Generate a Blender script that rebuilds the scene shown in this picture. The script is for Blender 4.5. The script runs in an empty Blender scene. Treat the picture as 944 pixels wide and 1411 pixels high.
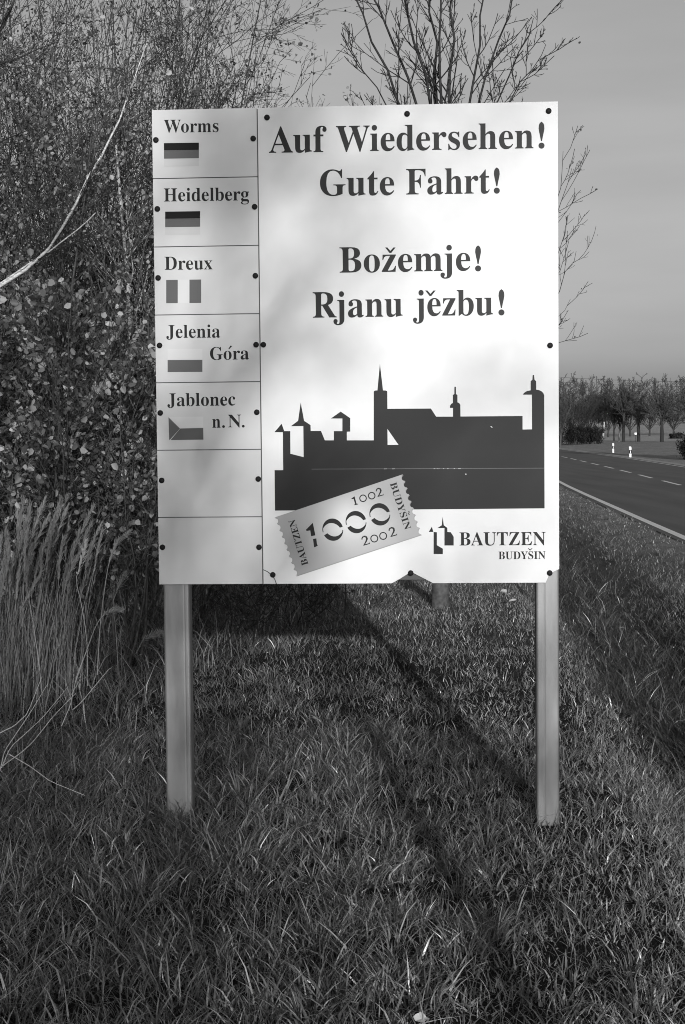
import bpy, math, random
import numpy as np
from mathutils import Matrix, Vector

# ------------------------------------------------------------------ camera
S = bpy.context.scene
COL = S.collection
FPX, CX, CY = 2175.0, 472.0, 705.5            # focal length and centre in photograph pixels
PITCH = math.atan((CY - 597.0) / FPX)
ROLL = -0.0098
CAMZ = 1.62
fw = np.array([0, math.cos(PITCH), -math.sin(PITCH)])
rt0 = np.array([1.0, 0, 0]); up0 = np.cross(rt0, fw)
rt = rt0 * math.cos(ROLL) + up0 * math.sin(ROLL)
up = -rt0 * math.sin(ROLL) + up0 * math.cos(ROLL)
cam = bpy.data.cameras.new('camera')
cam.sensor_fit = 'VERTICAL'; cam.sensor_height = 36.0; cam.sensor_width = 24.0
cam.lens = FPX / 1411.0 * 36.0
cam.clip_start = 0.1; cam.clip_end = 6000
camo = bpy.data.objects.new('camera', cam); COL.objects.link(camo)
camo.matrix_world = Matrix(((rt[0], up[0], -fw[0], 0), (rt[1], up[1], -fw[1], 0), (rt[2], up[2], -fw[2], CAMZ), (0, 0, 0, 1)))
S.camera = camo

def ray(px, py):
    return fw + rt * (px - CX) / FPX - up * (py - CY) / FPX
def at(px, py, Y):                            # the point seen at a photograph pixel, Y metres ahead
    d = ray(px, py); return d * (Y / d[1]) + np.array([0, 0, CAMZ])

# ------------------------------------------------------------------ light
SUN_EL = math.radians(9.4)
SHX, SHY = -0.096, 1.0                        # direction in which shadows run on the ground
l_ = math.hypot(SHX, SHY)
sd = Vector((SHX / l_ * math.cos(SUN_EL), SHY / l_ * math.cos(SUN_EL), -math.sin(SUN_EL)))
sun = bpy.data.lights.new('sun', 'SUN'); sun.energy = 4.0; sun.angle = math.radians(0.53)
suno = bpy.data.objects.new('sun', sun); COL.objects.link(suno)
suno.rotation_euler = sd.to_track_quat('-Z', 'Y').to_euler()
suno.location = (3, -20, 12)
S.view_settings.view_transform = 'Standard'; S.view_settings.look = 'None'
S.cycles.filter_width = 1.0; S.cycles.use_adaptive_sampling = False; S.cycles.use_denoising = True; S.cycles.denoising_prefilter = 'NONE'
S.view_settings.exposure = 0.0; S.view_settings.gamma = 1.0

W = bpy.data.worlds.new('World'); S.world = W; W.use_nodes = True
nt = W.node_tree; nt.nodes.clear()
def N(t, **k):
    n = nt.nodes.new(t)
    for a, b in k.items(): setattr(n, a, b)
    return n
sky = N('ShaderNodeTexSky', sky_type='NISHITA', sun_disc=False)
sky.sun_elevation = SUN_EL
sky.sun_rotation = math.atan2(-SHX, -SHY)      # sun azimuth measured from +Y towards +X
sky.air_density = 1.3; sky.dust_density = 2.0
bw = N('ShaderNodeRGBToBW'); nt.links.new(sky.outputs[0], bw.inputs[0])
tc = N('ShaderNodeTexCoord'); sx = N('ShaderNodeSeparateXYZ'); nt.links.new(tc.outputs['Generated'], sx.inputs[0])
mr = N('ShaderNodeMapRange', interpolation_type='SMOOTHSTEP')      # hazy cloud bank low over the horizon
mr.inputs['From Min'].default_value = -0.02; mr.inputs['From Max'].default_value = 0.12
mr.inputs['To Min'].default_value = 0.90; mr.inputs['To Max'].default_value = 0.74
nt.links.new(sx.outputs['Z'], mr.inputs['Value'])
mp = N('ShaderNodeMapping'); mp.inputs['Scale'].default_value = (1.2, 1.2, 7.0); mp.inputs['Rotation'].default_value = (0, 0.12, 0)
nt.links.new(tc.outputs['Generated'], mp.inputs[0])
no = N('ShaderNodeTexNoise'); no.inputs['Scale'].default_value = 2.6; no.inputs['Detail'].default_value = 5; no.inputs['Roughness'].default_value = 0.5
nt.links.new(mp.outputs[0], no.inputs['Vector'])
mr2 = N('ShaderNodeMapRange'); mr2.inputs['From Min'].default_value = 0.3; mr2.inputs['From Max'].default_value = 0.7
mr2.inputs['To Min'].default_value = 0.9; mr2.inputs['To Max'].default_value = 1.08
nt.links.new(no.outputs[0], mr2.inputs['Value'])
m1 = N('ShaderNodeMath', operation='MULTIPLY'); m2 = N('ShaderNodeMath', operation='MULTIPLY')
nt.links.new(bw.outputs[0], m1.inputs[0]); nt.links.new(mr.outputs[0], m1.inputs[1])
nt.links.new(m1.outputs[0], m2.inputs[0]); nt.links.new(mr2.outputs[0], m2.inputs[1])
bg = N('ShaderNodeBackground'); bg.inputs['Strength'].default_value = 0.15
nt.links.new(m2.outputs[0], bg.inputs['Color'])
wo = N('ShaderNodeOutputWorld'); nt.links.new(bg.outputs[0], wo.inputs['Surface'])

# ------------------------------------------------------------------ materials (the place is a monochrome photograph: greys only)
def g(v): return (v, v, v, 1)
def mat(name, v=0.2, rough=0.6, spec=0.5, metal=0.0, noise=None, attr=None, bump=None, transl=0.0, coat=0.0, stretch=None):
    """noise=(scale, low, high) multiplies the grey; attr = per-piece grey stored on the mesh."""
    m = bpy.data.materials.new(name); m.use_nodes = True
    t = m.node_tree; t.nodes.clear()
    o = t.nodes.new('ShaderNodeOutputMaterial'); b = t.nodes.new('ShaderNodeBsdfPrincipled')
    b.inputs['Base Color'].default_value = g(v); b.inputs['Roughness'].default_value = rough
    b.inputs['Specular IOR Level'].default_value = spec; b.inputs['Metallic'].default_value = metal
    b.inputs['Coat Weight'].default_value = coat; b.inputs['Coat Roughness'].default_value = 0.12
    src = None
    if attr:
        a = t.nodes.new('ShaderNodeAttribute'); a.attribute_name = attr; src = a.outputs['Fac']
    if noise:
        c = t.nodes.new('ShaderNodeTexCoord'); vec = c.outputs['Object']
        if stretch:
            q = t.nodes.new('ShaderNodeMapping'); q.inputs['Scale'].default_value = stretch
            t.links.new(vec, q.inputs[0]); vec = q.outputs[0]
        n = t.nodes.new('ShaderNodeTexNoise'); n.inputs['Scale'].default_value = noise[0]; n.inputs['Detail'].default_value = 6
        t.links.new(vec, n.inputs['Vector'])
        r = t.nodes.new('ShaderNodeMapRange'); r.inputs['From Min'].default_value = 0.3; r.inputs['From Max'].default_value = 0.7
        r.inputs['To Min'].default_value = noise[1]; r.inputs['To Max'].default_value = noise[2]
        t.links.new(n.outputs[0], r.inputs['Value'])
        k = t.nodes.new('ShaderNodeMath'); k.operation = 'MULTIPLY'
        t.links.new(r.outputs[0], k.inputs[0])
        if src is not None: t.links.new(src, k.inputs[1])
        else: k.inputs[1].default_value = v
        src = k.outputs[0]
        if bump:
            u = t.nodes.new('ShaderNodeBump'); u.inputs['Strength'].default_value = bump; u.inputs['Distance'].default_value = 0.02
            t.links.new(n.outputs[0], u.inputs['Height']); t.links.new(u.outputs[0], b.inputs['Normal'])
    if src is not None: t.links.new(src, b.inputs['Base Color'])
    if transl:
        tr = t.nodes.new('ShaderNodeBsdfTranslucent'); tr.inputs[0].default_value = g(v)
        if src is not None: t.links.new(src, tr.inputs[0])
        x = t.nodes.new('ShaderNodeMixShader'); x.inputs[0].default_value = transl
        t.links.new(b.outputs[0], x.inputs[1]); t.links.new(tr.outputs[0], x.inputs[2]); t.links.new(x.outputs[0], o.inputs[0])
    else: t.links.new(b.outputs[0], o.inputs[0])
    return m

M_white = mat('panel_white', 0.61, 0.5, 0.35, noise=(7, 0.95, 1.03))
M_plate = mat('panel_plate', 0.51, 0.5, 0.3, noise=(5, 0.94, 1.04))  # greyer than the main panel: tree shade over the plates put into the colour
M_ink = mat('print_black', 0.010, 0.46, 0.13, noise=(4, 0.85, 1.3))
M_black = mat('screw_black', 0.010, 0.6, 0.15)
M_back = mat('backing', 0.05, 0.6)
M_frame = mat('frame_alu', 0.09, 0.6, 0.3, metal=0.2, noise=(9, 0.7, 1.2))
M_leg = mat('leg_alu', 0.21, 0.5, 0.4, metal=0.3, noise=(3.0, 0.62, 1.2), stretch=(4, 4, 0.9), bump=0.05)
M_grass = mat('grass_blade', 0.1, 0.32, 0.55, attr='tone', transl=0.12)
M_dry = mat('dry_grass', 0.3, 0.6, 0.3, attr='tone', transl=0.2)
M_leaf = mat('shrub_leaf', 0.2, 0.5, 0.35, attr='tone', transl=0.25)
M_bark = mat('bark_dark', 0.036, 0.85, 0.2, noise=(22, 0.6, 1.5))
M_barkl = mat('bark_grey', 0.15, 0.8, 0.2, noise=(22, 0.6, 1.5))
M_barkm = mat('bark_mid', 0.068, 0.8, 0.2, noise=(22, 0.6, 1.5))
M_barkt = mat('bark_dark_tree', 0.028, 0.9, 0.15, noise=(22, 0.6, 1.5))
M_birch = mat('birch_bark', 0.62, 0.6, 0.3, noise=(40, 0.3, 1.15), stretch=(1, 1, 3))
M_road = mat('asphalt', 0.078, 0.75, 0.4, noise=(1.7, 0.72, 1.25), stretch=(1.0, .07, 1), bump=0.15)
M_paint = mat('road_paint', 0.8, 0.6, noise=(9, 0.8, 1.05))
M_postw = mat('post_white', 0.85, 0.4)
M_refl = mat('reflector', 0.7, 0.15)

# ------------------------------------------------------------------ object helpers
def tag(o, label=None, cat=None, group=None, kind=None):
    if label: o['label'] = label
    if cat: o['category'] = cat
    if group: o['group'] = group
    if kind: o['kind'] = kind
    return o
def link(name, me, m=None, parent=None, kind=None):
    if m is not None and not me.materials: me.materials.append(m)
    o = bpy.data.objects.new(name, me); COL.objects.link(o)
    if parent is not None: o.parent = parent
    if kind: o['kind'] = kind
    return o
def empty(name, loc, rz=0.0):
    o = bpy.data.objects.new(name, None); COL.objects.link(o); o.location = loc; o.rotation_euler = (0, 0, rz)
    o.empty_display_size = 0.2
    return o
def npmesh(name, V, F, tone=None, smooth=False):
    """V (n,3); F list of (k, m) int arrays with k = 3 or 4 corners each."""
    me = bpy.data.meshes.new(name)
    V = np.asarray(V, np.float32)
    me.vertices.add(len(V)); me.vertices.foreach_set('co', V.ravel())
    if not isinstance(F, (list, tuple)): F = [F]
    F = [np.asarray(f, np.int32) for f in F if len(f)]
    nl = sum(f.size for f in F); npol = sum(len(f) for f in F)
    me.loops.add(nl); me.polygons.add(npol)
    me.loops.foreach_set('vertex_index', np.concatenate([f.ravel() for f in F]))
    st = []; c = 0
    for f in F:
        st.append(c + np.arange(len(f), dtype=np.int32) * f.shape[1]); c += f.size
    me.polygons.foreach_set('loop_start', np.concatenate(st))
    if smooth: me.polygons.foreach_set('use_smooth', np.ones(npol, bool))
    me.update(calc_edges=True)
    if tone is not None:
        a = me.attributes.new('tone', 'FLOAT', 'POINT'); a.data.foreach_set('value', np.asarray(tone, np.float32))
    return me
def boxes(bl):
    V = []; F = []
    for (x0, x1, y0, y1, z0, z1) in bl:
        b = len(V)
        V += [(x, y, z) for z in (z0, z1) for y in (y0, y1) for x in (x0, x1)]
        F += [(b, b+2, b+3, b+1), (b+4, b+5, b+7, b+6), (b, b+1, b+5, b+4), (b+2, b+6, b+7, b+3), (b, b+4, b+6, b+2), (b+1, b+3, b+7, b+5)]
    return V, np.array(F)
def norm(a): return a / np.maximum(np.linalg.norm(a, axis=-1, keepdims=True), 1e-9)

def tubes(P, R, sides=3):
    """P (n,K,3) polylines, R (n,K) radii -> V, quads"""
    n, K, _ = P.shape
    T = np.empty_like(P); T[:, 1:-1] = P[:, 2:] - P[:, :-2]; T[:, 0] = P[:, 1] - P[:, 0]; T[:, -1] = P[:, -1] - P[:, -2]
    T = norm(T)
    mean = norm(P[:, -1] - P[:, 0])[:, None, :]
    ref = np.where(np.abs(mean[..., 2:3]) > 0.8, np.array([1.0, 0, 0]), np.array([0, 0, 1.0]))
    A = norm(np.cross(T, np.broadcast_to(ref, T.shape))); B = np.cross(T, A)
    an = np.arange(sides) * 2 * math.pi / sides
    V = P[:, :, None, :] + R[:, :, None, None] * (A[:, :, None, :] * np.cos(an)[:, None] + B[:, :, None, :] * np.sin(an)[:, None])
    idx = np.arange(n * K * sides).reshape(n, K, sides)
    a = idx[:, :-1, :]; b = np.roll(a, -1, 2); c = idx[:, 1:, :]; d = np.roll(c, -1, 2)
    return V.reshape(-1, 3), np.stack([a, b, d, c], -1).reshape(-1, 4)
def merge(parts):
    V = []; F = []; c = 0
    for v, f in parts:
        if len(v) == 0: continue
        V.append(v); F.append(np.asarray(f) + c); c += len(v)
    return np.concatenate(V), np.concatenate(F)

def grow(r, P0, D, L, R, K, wob, trop, tip=0.35):
    n = len(L); P = np.empty((n, K + 1, 3)); P[:, 0] = P0; d = norm(D.copy())
    for k in range(K):
        d = norm(d + wob * r.normal(size=(n, 3)) + np.array([0, 0, trop]))
        P[:, k + 1] = P[:, k] + d * (L / K)[:, None]
    return P, R[:, None] * np.linspace(1, tip, K + 1)[None, :]
def kids(r, P, R, m, t0, t1, a0, a1, lf, rf, K, wob, trop, tip=0.35, lt=0.5):
    n, K1, _ = P.shape
    i = np.repeat(np.arange(n), m); N_ = len(i)
    t = r.uniform(t0, t1, N_); q = t * (K1 - 1); f = np.minimum(q.astype(int), K1 - 2); w = (q - f)[:, None]
    a = P[i, f]; b = P[i, f + 1]; pos = a * (1 - w) + b * w; T = norm(b - a)
    ra = R[i, f] * (1 - w[:, 0]) + R[i, f + 1] * w[:, 0]
    pr = norm(np.cross(T, r.normal(size=(N_, 3)))); an = r.uniform(a0, a1, N_)[:, None]
    D = T * np.cos(an) + pr * np.sin(an)
    Lp = np.linalg.norm(np.diff(P, axis=1), axis=2).sum(1)[i]
    L = Lp * lf * (1 - lt * (t - t0) / max(t1 - t0, 1e-6)) * r.uniform(0.65, 1.2, N_)
    return grow(r, pos, D, L, ra * rf, K, wob, trop, tip)
def leaves(r, P, n, s0, s1, tone0, tone1, hang=0.3, spread=0.02):
    """folded oval leaves spread along twigs"""
    k = r.integers(0, len(P), n); j = r.integers(1, P.shape[1], n); w = r.uniform(0, 1, (n, 1))
    c = P[k, j] * w + P[k, j - 1] * (1 - w) + r.normal(size=(n, 3)) * spread
    a = norm(r.normal(size=(n, 3)) + np.array([0, 0, -hang])); nn = norm(np.cross(a, r.normal(size=(n, 3)))); b = np.cross(nn, a)
    s = r.uniform(s0, s1, n)[:, None]; w_ = s * r.uniform(0.28, 0.42, (n, 1)); fo = nn * s * r.uniform(0.05, 0.2, (n, 1)); cu = nn * s * r.uniform(-0.2, 0.2, (n, 1))
    V = np.stack([c, c + a * s * 0.3 + b * w_ + fo, c + a * s * 0.72 + b * w_ * 0.8 + fo + cu * 0.5, c + a * s + cu, c + a * s * 0.72 - b * w_ * 0.8 + fo + cu * 0.5, c + a * s * 0.3 - b * w_ + fo], 1)
    q = np.arange(n)[:, None] * 6
    F = np.concatenate([q + np.array([0, 1, 2, 3]), q + np.array([0, 3, 4, 5])])
    tone = np.repeat(tone0 + (tone1 - tone0) * r.uniform(0, 1, n) ** 2.0, 6)
    return V.reshape(-1, 3), F, tone

# ------------------------------------------------------------------ terrain
RY = np.array([-90, -30, 0, 23.1, 30.7, 46.4, 61, 70, 96, 142, 200, 260, 330, 420, 520, 640])
RX = np.array([0.6, 2.6, 3.75, 5.02, 5.52, 6.55, 7.75, 8.45, 10.35, 13.1, 14.6, 14.0, 9.5, -4.0, -30, -72])
def rx(y):                                     # near road edge, smoothed
    y = np.asarray(y, float); s = 0
    for o, w in ((-6, .25), (0, .5), (6, .25)): s = s + w * np.interp(y + o, RY, RX)
    return s
def ss(a, b, x):
    t = np.clip((x - a) / (b - a), 0, 1); return t * t * (3 - 2 * t)
def vn(x, y, sc, seed=0):
    """cheap smooth value noise"""
    x = np.asarray(x) / sc + seed * 17.3; y = np.asarray(y) / sc - seed * 9.1
    return (np.sin(x * 1.7 + 1.3 * np.sin(y * 1.1)) + np.sin(y * 1.9 + 1.7 * np.sin(x * 0.8 + seed)) + np.sin((x + y) * 1.1 + 2.0 * np.sin(x - y))) / 3
def gz(x, y):
    x = np.asarray(x, float); y = np.asarray(y, float)
    s = rx(y) - x                              # metres from the near road edge, towards the sign
    far = x - rx(y) - 6.75
    z = np.zeros_like(s + y)
    z = z - 0.115 * ss(0.3, 1.4, s) - 0.34 * ss(1.1, 1.8, s) * (1 - ss(2.2, 2.9, s)) + 0.03 * ss(3.2, 5.2, s) * 1.0
    z = z + 0.22 * ss(5.2, 9.5, s) * ss(8, 13, y)
    bumpy = ss(0.8, 2.0, s) * (1 - ss(60, 100, y))
    z = z + bumpy * (0.025 * vn(x, y, 0.7) + 0.012 * vn(x, y, 0.25, 3))
    z = z - 0.25 * ss(0.8, 3.0, far) * (1 - ss(3, 6, far)) * 0.6 + 0.2 * ss(4, 14, far)
    inroad = ss(0.3, 0.0, s) if False else ((s < 0.05) & (far < 0.05))
    z = np.where(inroad, -0.03, z)
    hill = ss(270, 760, y + 0.15 * x) * 8.5 + ss(700, 2200, y) * 14
    return z + hill
def sinhgrid(n, lo, hi, c, k):
    a = np.arcsinh((lo - c) / k); b = np.arcsinh((hi - c) / k); return c + k * np.sinh(np.linspace(a, b, n))
gx = sinhgrid(230, -1500, 1500, 1.0, 1.6); gy = sinhgrid(270, -400, 3500, 8.0, 3.0)
# refine so that road edges are crisp enough
XX, YY = np.meshgrid(gx, gy)
V = np.stack([XX, YY, gz(XX, YY)], -1).reshape(-1, 3)
ii = np.arange(V.shape[0]).reshape(XX.shape)
F = np.stack([ii[:-1, :-1], ii[:-1, 1:], ii[1:, 1:], ii[1:, :-1]], -1).reshape(-1, 4)

M_ground = bpy.data.materials.new('ground_turf'); M_ground.use_nodes = True
t = M_ground.node_tree; b = t.nodes['Principled BSDF']; b.inputs['Roughness'].default_value = 0.95; b.inputs['Specular IOR Level'].default_value = 0.1
c = t.nodes.new('ShaderNodeTexCoord')
def tn(sc, det, lo, hi):
    n = t.nodes.new('ShaderNodeTexNoise'); n.inputs['Scale'].default_value = sc; n.inputs['Detail'].default_value = det
    t.links.new(c.outputs['Object'], n.inputs['Vector'])
    r = t.nodes.new('ShaderNodeMapRange'); r.inputs['From Min'].default_value = 0.3; r.inputs['From Max'].default_value = 0.7
    r.inputs['To Min'].default_value = lo; r.inputs['To Max'].default_value = hi; t.links.new(n.outputs[0], r.inputs['Value']); return r, n
r1, n1 = tn(28, 8, 0.6, 1.4); r2, n2 = tn(0.5, 4, 0.8, 1.25); r3, n3 = tn(3.0, 6, 0.75, 1.25)
at_ = t.nodes.new('ShaderNodeAttribute'); at_.attribute_name = 'tone'
prev = at_.outputs['Fac']
for r_ in (r1, r2, r3):
    k = t.nodes.new('ShaderNodeMath'); k.operation = 'MULTIPLY'; t.links.new(prev, k.inputs[0]); t.links.new(r_.outputs[0], k.inputs[1]); prev = k.outputs[0]
t.links.new(prev, b.inputs['Base Color'])
bu = t.nodes.new('ShaderNodeBump'); bu.inputs['Strength'].default_value = 0.8; bu.inputs['Distance'].default_value = 0.04
t.links.new(n1.outputs[0], bu.inputs['Height']); t.links.new(bu.outputs[0], b.inputs['Normal'])
s_ = rx(YY) - XX
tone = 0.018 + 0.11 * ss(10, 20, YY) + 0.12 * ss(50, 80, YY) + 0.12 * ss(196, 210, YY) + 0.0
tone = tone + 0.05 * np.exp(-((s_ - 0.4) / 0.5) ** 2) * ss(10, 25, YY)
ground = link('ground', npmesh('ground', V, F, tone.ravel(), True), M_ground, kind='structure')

# road sheet, far verge line, paint
ys = np.concatenate([np.arange(-88, 120, 1.5), np.arange(120, 640, 4.0)])
def strip(name, o0, o1, z, m, ya=None, kind='structure', y0=-88, y1=640, jit=0.0, parent=None, ang=None):
    yy = ys[(ys >= y0) & (ys <= y1)] if ya is None else ya
    r = np.random.default_rng(5)
    a = rx(yy) + o0; b_ = rx(yy) + o1
    sl = np.gradient(rx(yy), yy); k = np.sqrt(1 + sl ** 2)
    a = rx(yy) + o0 * k + jit * r.normal(size=len(yy)); b_ = rx(yy) + o1 * k + jit * r.normal(size=len(yy))
    hz = ss(270, 760, yy + 0.15 * a) * 8.5
    V = np.concatenate([np.stack([a, yy, hz + z], -1), np.stack([b_, yy, hz + z], -1)]); n = len(yy); i = np.arange(n - 1)
    F = np.stack([i, i + n, i + n + 1, i + 1], -1)
    return link(name, npmesh(name, V, F), m, parent, kind)
road = strip('road', -0.12, 6.75, 0.0, M_road)
M_gravel = mat('verge_gravel', 0.38, 0.9, 0.2, noise=(18, 0.5, 1.3))
strip('far_verge', 6.72, 7.25, 0.012, M_gravel, jit=0.05)
for nm, o0, o1 in (('edge_line', -0.01, 0.13), ('edge_line', 6.50, 6.60)):
    strip(nm, o0, o1, 0.004, M_paint, kind='structure', parent=road)
for k in range(26):                            # centre dashes, as spaced in the picture
    y0 = 39.2 + k * 7.1 if k < 22 else -20 + (k - 22) * 12
    strip('centre_dash', 3.29, 3.41, 0.004, M_paint, ya=np.linspace(y0, y0 + 4.2, 4), parent=road, kind='structure')

# ------------------------------------------------------------------ the sign
SC = np.array([0.064, 6.875, 0.3757 + CAMZ]); YAW = -0.0561; PW, PH = 1.75, 2.064
sa = np.array([math.cos(YAW), math.sin(YAW), 0]); sn = np.array([-sa[1], sa[0], 0])
camp = np.array([0, 0, CAMZ])
def uv(px, py):                                # digitised photograph point -> metres on the panel
    d = ray(px, py); tt = ((SC - camp) @ sn) / (d @ sn); q = camp + d * tt - SC
    return (q @ sa, q[2])
sign = empty('town_sign', (SC[0], SC[1], -0.12), YAW)
ZS = SC[2] + 0.12                              # panel centre above the sign's base
tag(sign, 'tall white farewell sign board with town skyline standing on two metal legs', 'sign')

from mathutils.geometry import tessellate_polygon
def poly2d(loops, front, thick=0.0):
    """loops of (u, v); -> mesh with front face at local y=front, looking towards the camera (-y)"""
    vs = [[Vector((p[0], p[1], 0)) for p in lp] for lp in loops]
    tris = tessellate_polygon(vs)
    flat = [p for lp in vs for p in lp]
    V = [(p.x, front, p.y + ZS) for p in flat]; F = []
    for a, b, c in tris:
        A, B, C = flat[a], flat[b], flat[c]
        cr = (B.x - A.x) * (C.y - A.y) - (B.y - A.y) * (C.x - A.x)
        F.append((a, b, c) if cr > 0 else (a, c, b))
    if thick:
        n = len(V); V += [(x, y + thick, z) for x, y, z in V]
        F += [(c + n, b + n, a + n) for a, b, c in F]
        o = 0
        for lp in vs:
            m = len(lp)
            F += [(o + i, o + (i + 1) % m, o + (i + 1) % m + n) for i in range(m)] + [(o + i, o + (i + 1) % m + n, o + i + n) for i in range(m)]
            o += m
    return V, F
def addmesh(name, V, F, m, parent, bevel=0):
    me = bpy.data.meshes.new(name); me.from_pydata([tuple(v) for v in V], [], [tuple(f) for f in F]); me.update()
    o = link(name, me, m, parent)
    if bevel:
        bv = o.modifiers.new('b', 'BEVEL'); bv.width = bevel; bv.segments = 2; bv.limit_method = 'ANGLE'
    return o
def joinvf(parts):
    V = []; F = []
    for v, f in parts:
        c = len(V); V += list(v); F += [tuple(i + c for i in q) for q in f]
    return V, F

def Zf(x0, y0, s): return lambda x, y: (x / s + x0, y / s + y0)
Z3 = Zf(200, 140, 4.153); Z4 = Zf(200, 470, 4.153); Z5 = Zf(360, 490, 2.2476); Z5b = Zf(360, 490, 4.72)
Z6 = Zf(560, 500, 4.291); Z7 = Zf(570, 700, 4.495); Z8 = Zf(360, 640, 3.933); ZT = Zf(360, 140, 2.2476)

def bold(s):
    o = ''
    for ch in s:
        if 'A' <= ch <= 'Z': o += chr(0x1D400 + ord(ch) - 65)
        elif 'a' <= ch <= 'z': o += chr(0x1D41A + ord(ch) - 97)
        elif '0' <= ch <= '9': o += chr(0x1D7CE + ord(ch) - 48)
        else: o += ch
    return o
_dg = None
def glyphs(body, track=1.0):
    cu = bpy.data.curves.new('lettering', 'FONT'); cu.body = body; cu.resolution_u = 4; cu.space_character = track
    ob = bpy.data.objects.new('lettering', cu); COL.objects.link(ob)
    dg = bpy.context.evaluated_depsgraph_get(); dg.update()
    me = bpy.data.meshes.new_from_object(ob.evaluated_get(dg))
    n = len(me.vertices); co = np.empty(n * 3, np.float32); me.vertices.foreach_get('co', co); co = co.reshape(-1, 3)[:, :2].astype(float)
    fs = [tuple(p.vertices) for p in me.polygons]
    bpy.data.objects.remove(ob); bpy.data.curves.remove(cu); bpy.data.meshes.remove(me)
    return co, fs
CAPH = None
def text(name, body, p0, p1, cap, parent, m=None, front=-0.0012, math_bold=True, track=1.0, capref='H'):
    """lettering whose baseline runs from photograph point p0 to p1 with the given cap height in pixels"""
    global CAPH
    if CAPH is None:
        c_, _ = glyphs(bold('H')); CAPH = c_[:, 1].max()
    co, fs = glyphs(bold(body) if math_bold else body, track)
    ch = CAPH
    if not math_bold:
        c_, _ = glyphs('H'); ch = c_[:, 1].max()
    x0, x1 = co[:, 0].min(), co[:, 0].max()
    A = np.array(uv(*p0)); B = np.array(uv(*p1)); e = (B - A); L = np.linalg.norm(e); e = e / L; f = np.array([-e[1], e[0]])
    mid = ((p0[0] + p1[0]) / 2, (p0[1] + p1[1]) / 2)
    scl = L / math.hypot(p1[0] - p0[0], p1[1] - p0[1])
    q = A[None, :] + e[None, :] * ((co[:, :1] - x0) / (x1 - x0) * L) + f[None, :] * (co[:, 1:2] / ch * cap * scl)
    V = [(a, front, b + ZS) for a, b in q]
    return V, fs
def circ(c, rx_, ry_=None, n=16, a0=0, a1=2 * math.pi):
    ry_ = ry_ or rx_
    return [(c[0] + rx_ * math.cos(a0 + (a1 - a0) * i / n), c[1] + ry_ * math.sin(a0 + (a1 - a0) * i / n)) for i in range(n)]
def pxpoly(pts, front): return poly2d([[uv(*p) for p in pts]], front)
def dot(px, py, r, front=-0.0012): return pxpoly(circ((px, py), r), front)
def bang(cx, top, bot, front=-0.0012):        # exclamation mark: teardrop over a dot
    pts = []; h = bot - top
    prof = [(0, .0), (.06, 2.6), (.14, 3.7), (.26, 4.0), (.4, 3.1), (.55, 1.9), (.72, 0.75)]
    L = [(cx - w, top + f * h) for f, w in prof]; R = [(cx + w, top + f * h) for f, w in prof[::-1] if w > 0]
    return joinvf([pxpoly(R + L, front), dot(cx, bot - 4.1, 4.2, front)])
def caron(cx, top, w, h, th, front=-0.0012):
    return pxpoly([(cx - w, top), (cx - w + th * .9, top), (cx, top + h * .62), (cx + w - th * .9, top), (cx + w, top), (cx + th * .35, top + h), (cx - th * .35, top + h)], front)

# --- panel outlines
U0, U1, US = -PW / 2, PW / 2, -0.4175         # US: seam between the name plates and the main panel
VB, VT = -PH / 2, PH / 2
VB2 = -0.9975 if False else VB
def bu_(p): return uv(*p)
hump = [Z5(404, 703), Z5(430, 691), Z5(452, 677), Z5(461, 671), Z5(470, 672.5), Z5(490, 683), Z5(520, 698), Z5(532, 703)]
hump = [uv(*p) for p in hump]; hump[0] = (hump[0][0], VB); hump[-1] = (hump[-1][0], VB)
br = [uv(*Z5(*p)) for p in ((881, 703), (885, 694), (891, 680), (905, 669), (924, 661))]; br[0] = (br[0][0], VB); br[-1] = (U1, br[-1][1])
bl = [uv(*Z5(*p)) for p in ((48, 704), (43, 692), (36, 682), (28, 674), (20, 668), (5, 662))]; bl[0] = (bl[0][0], VB); bl[-1] = (US + .0035, bl[-1][1])
main_loop = [(US + .0035, VT), *bl[::-1], *hump, *br, (U1, VT)]
V, F = poly2d([main_loop], 0.0, 0.004)
main = addmesh('main_panel', V, F, M_white, sign)
corner = [(US + .0035, VB), (bl[0][0] - .004, VB), *[(p[0] - .003, p[1] - .003) for p in bl[1:-1]], (US + .0035, bl[-1][1] - .004)]
V, F = poly2d([corner], 0.0008, 0.003); addmesh('corner_plate', V, F, M_white, sign)
# backing board behind the plates, its dark face shows in the seams
V, F = boxes([(U0 + .003, U1 - .006, .006, .012, ZS + VB + .085, ZS + VT - .003), (U0 + .003, US + .17, .006, .012, ZS + VB + .004, ZS + VB + .0845)])
addmesh('backing_board', V, F, M_back, sign)
# aluminium rails behind the board
V, F = boxes([(U0 + .12, U1 - .1125, .014, .050, ZS + VB + .012, ZS + VB + .075)]); addmesh('bottom_rail', V, F, M_frame, sign, .003)
V, F = boxes([(U0 + .12, U1 - .1125, .014, .050, ZS + VT - .16, ZS + VT - .10)]); addmesh('top_rail', V, F, M_frame, sign, .003)
# name plates
rows = [VT - i * (PH / 7) for i in range(8)]
plates = []
for i in range(7):
    t_, b_ = rows[i] - (.002 if i else 0), rows[i + 1] + (.002 if i < 6 else 0)
    V, F = poly2d([[(U0, t_), (U0, b_), (US - .0015, b_), (US - .0015, t_)]], 0.0, 0.004)
    plates.append(addmesh('name_plate', V, F, M_plate, sign))
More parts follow.
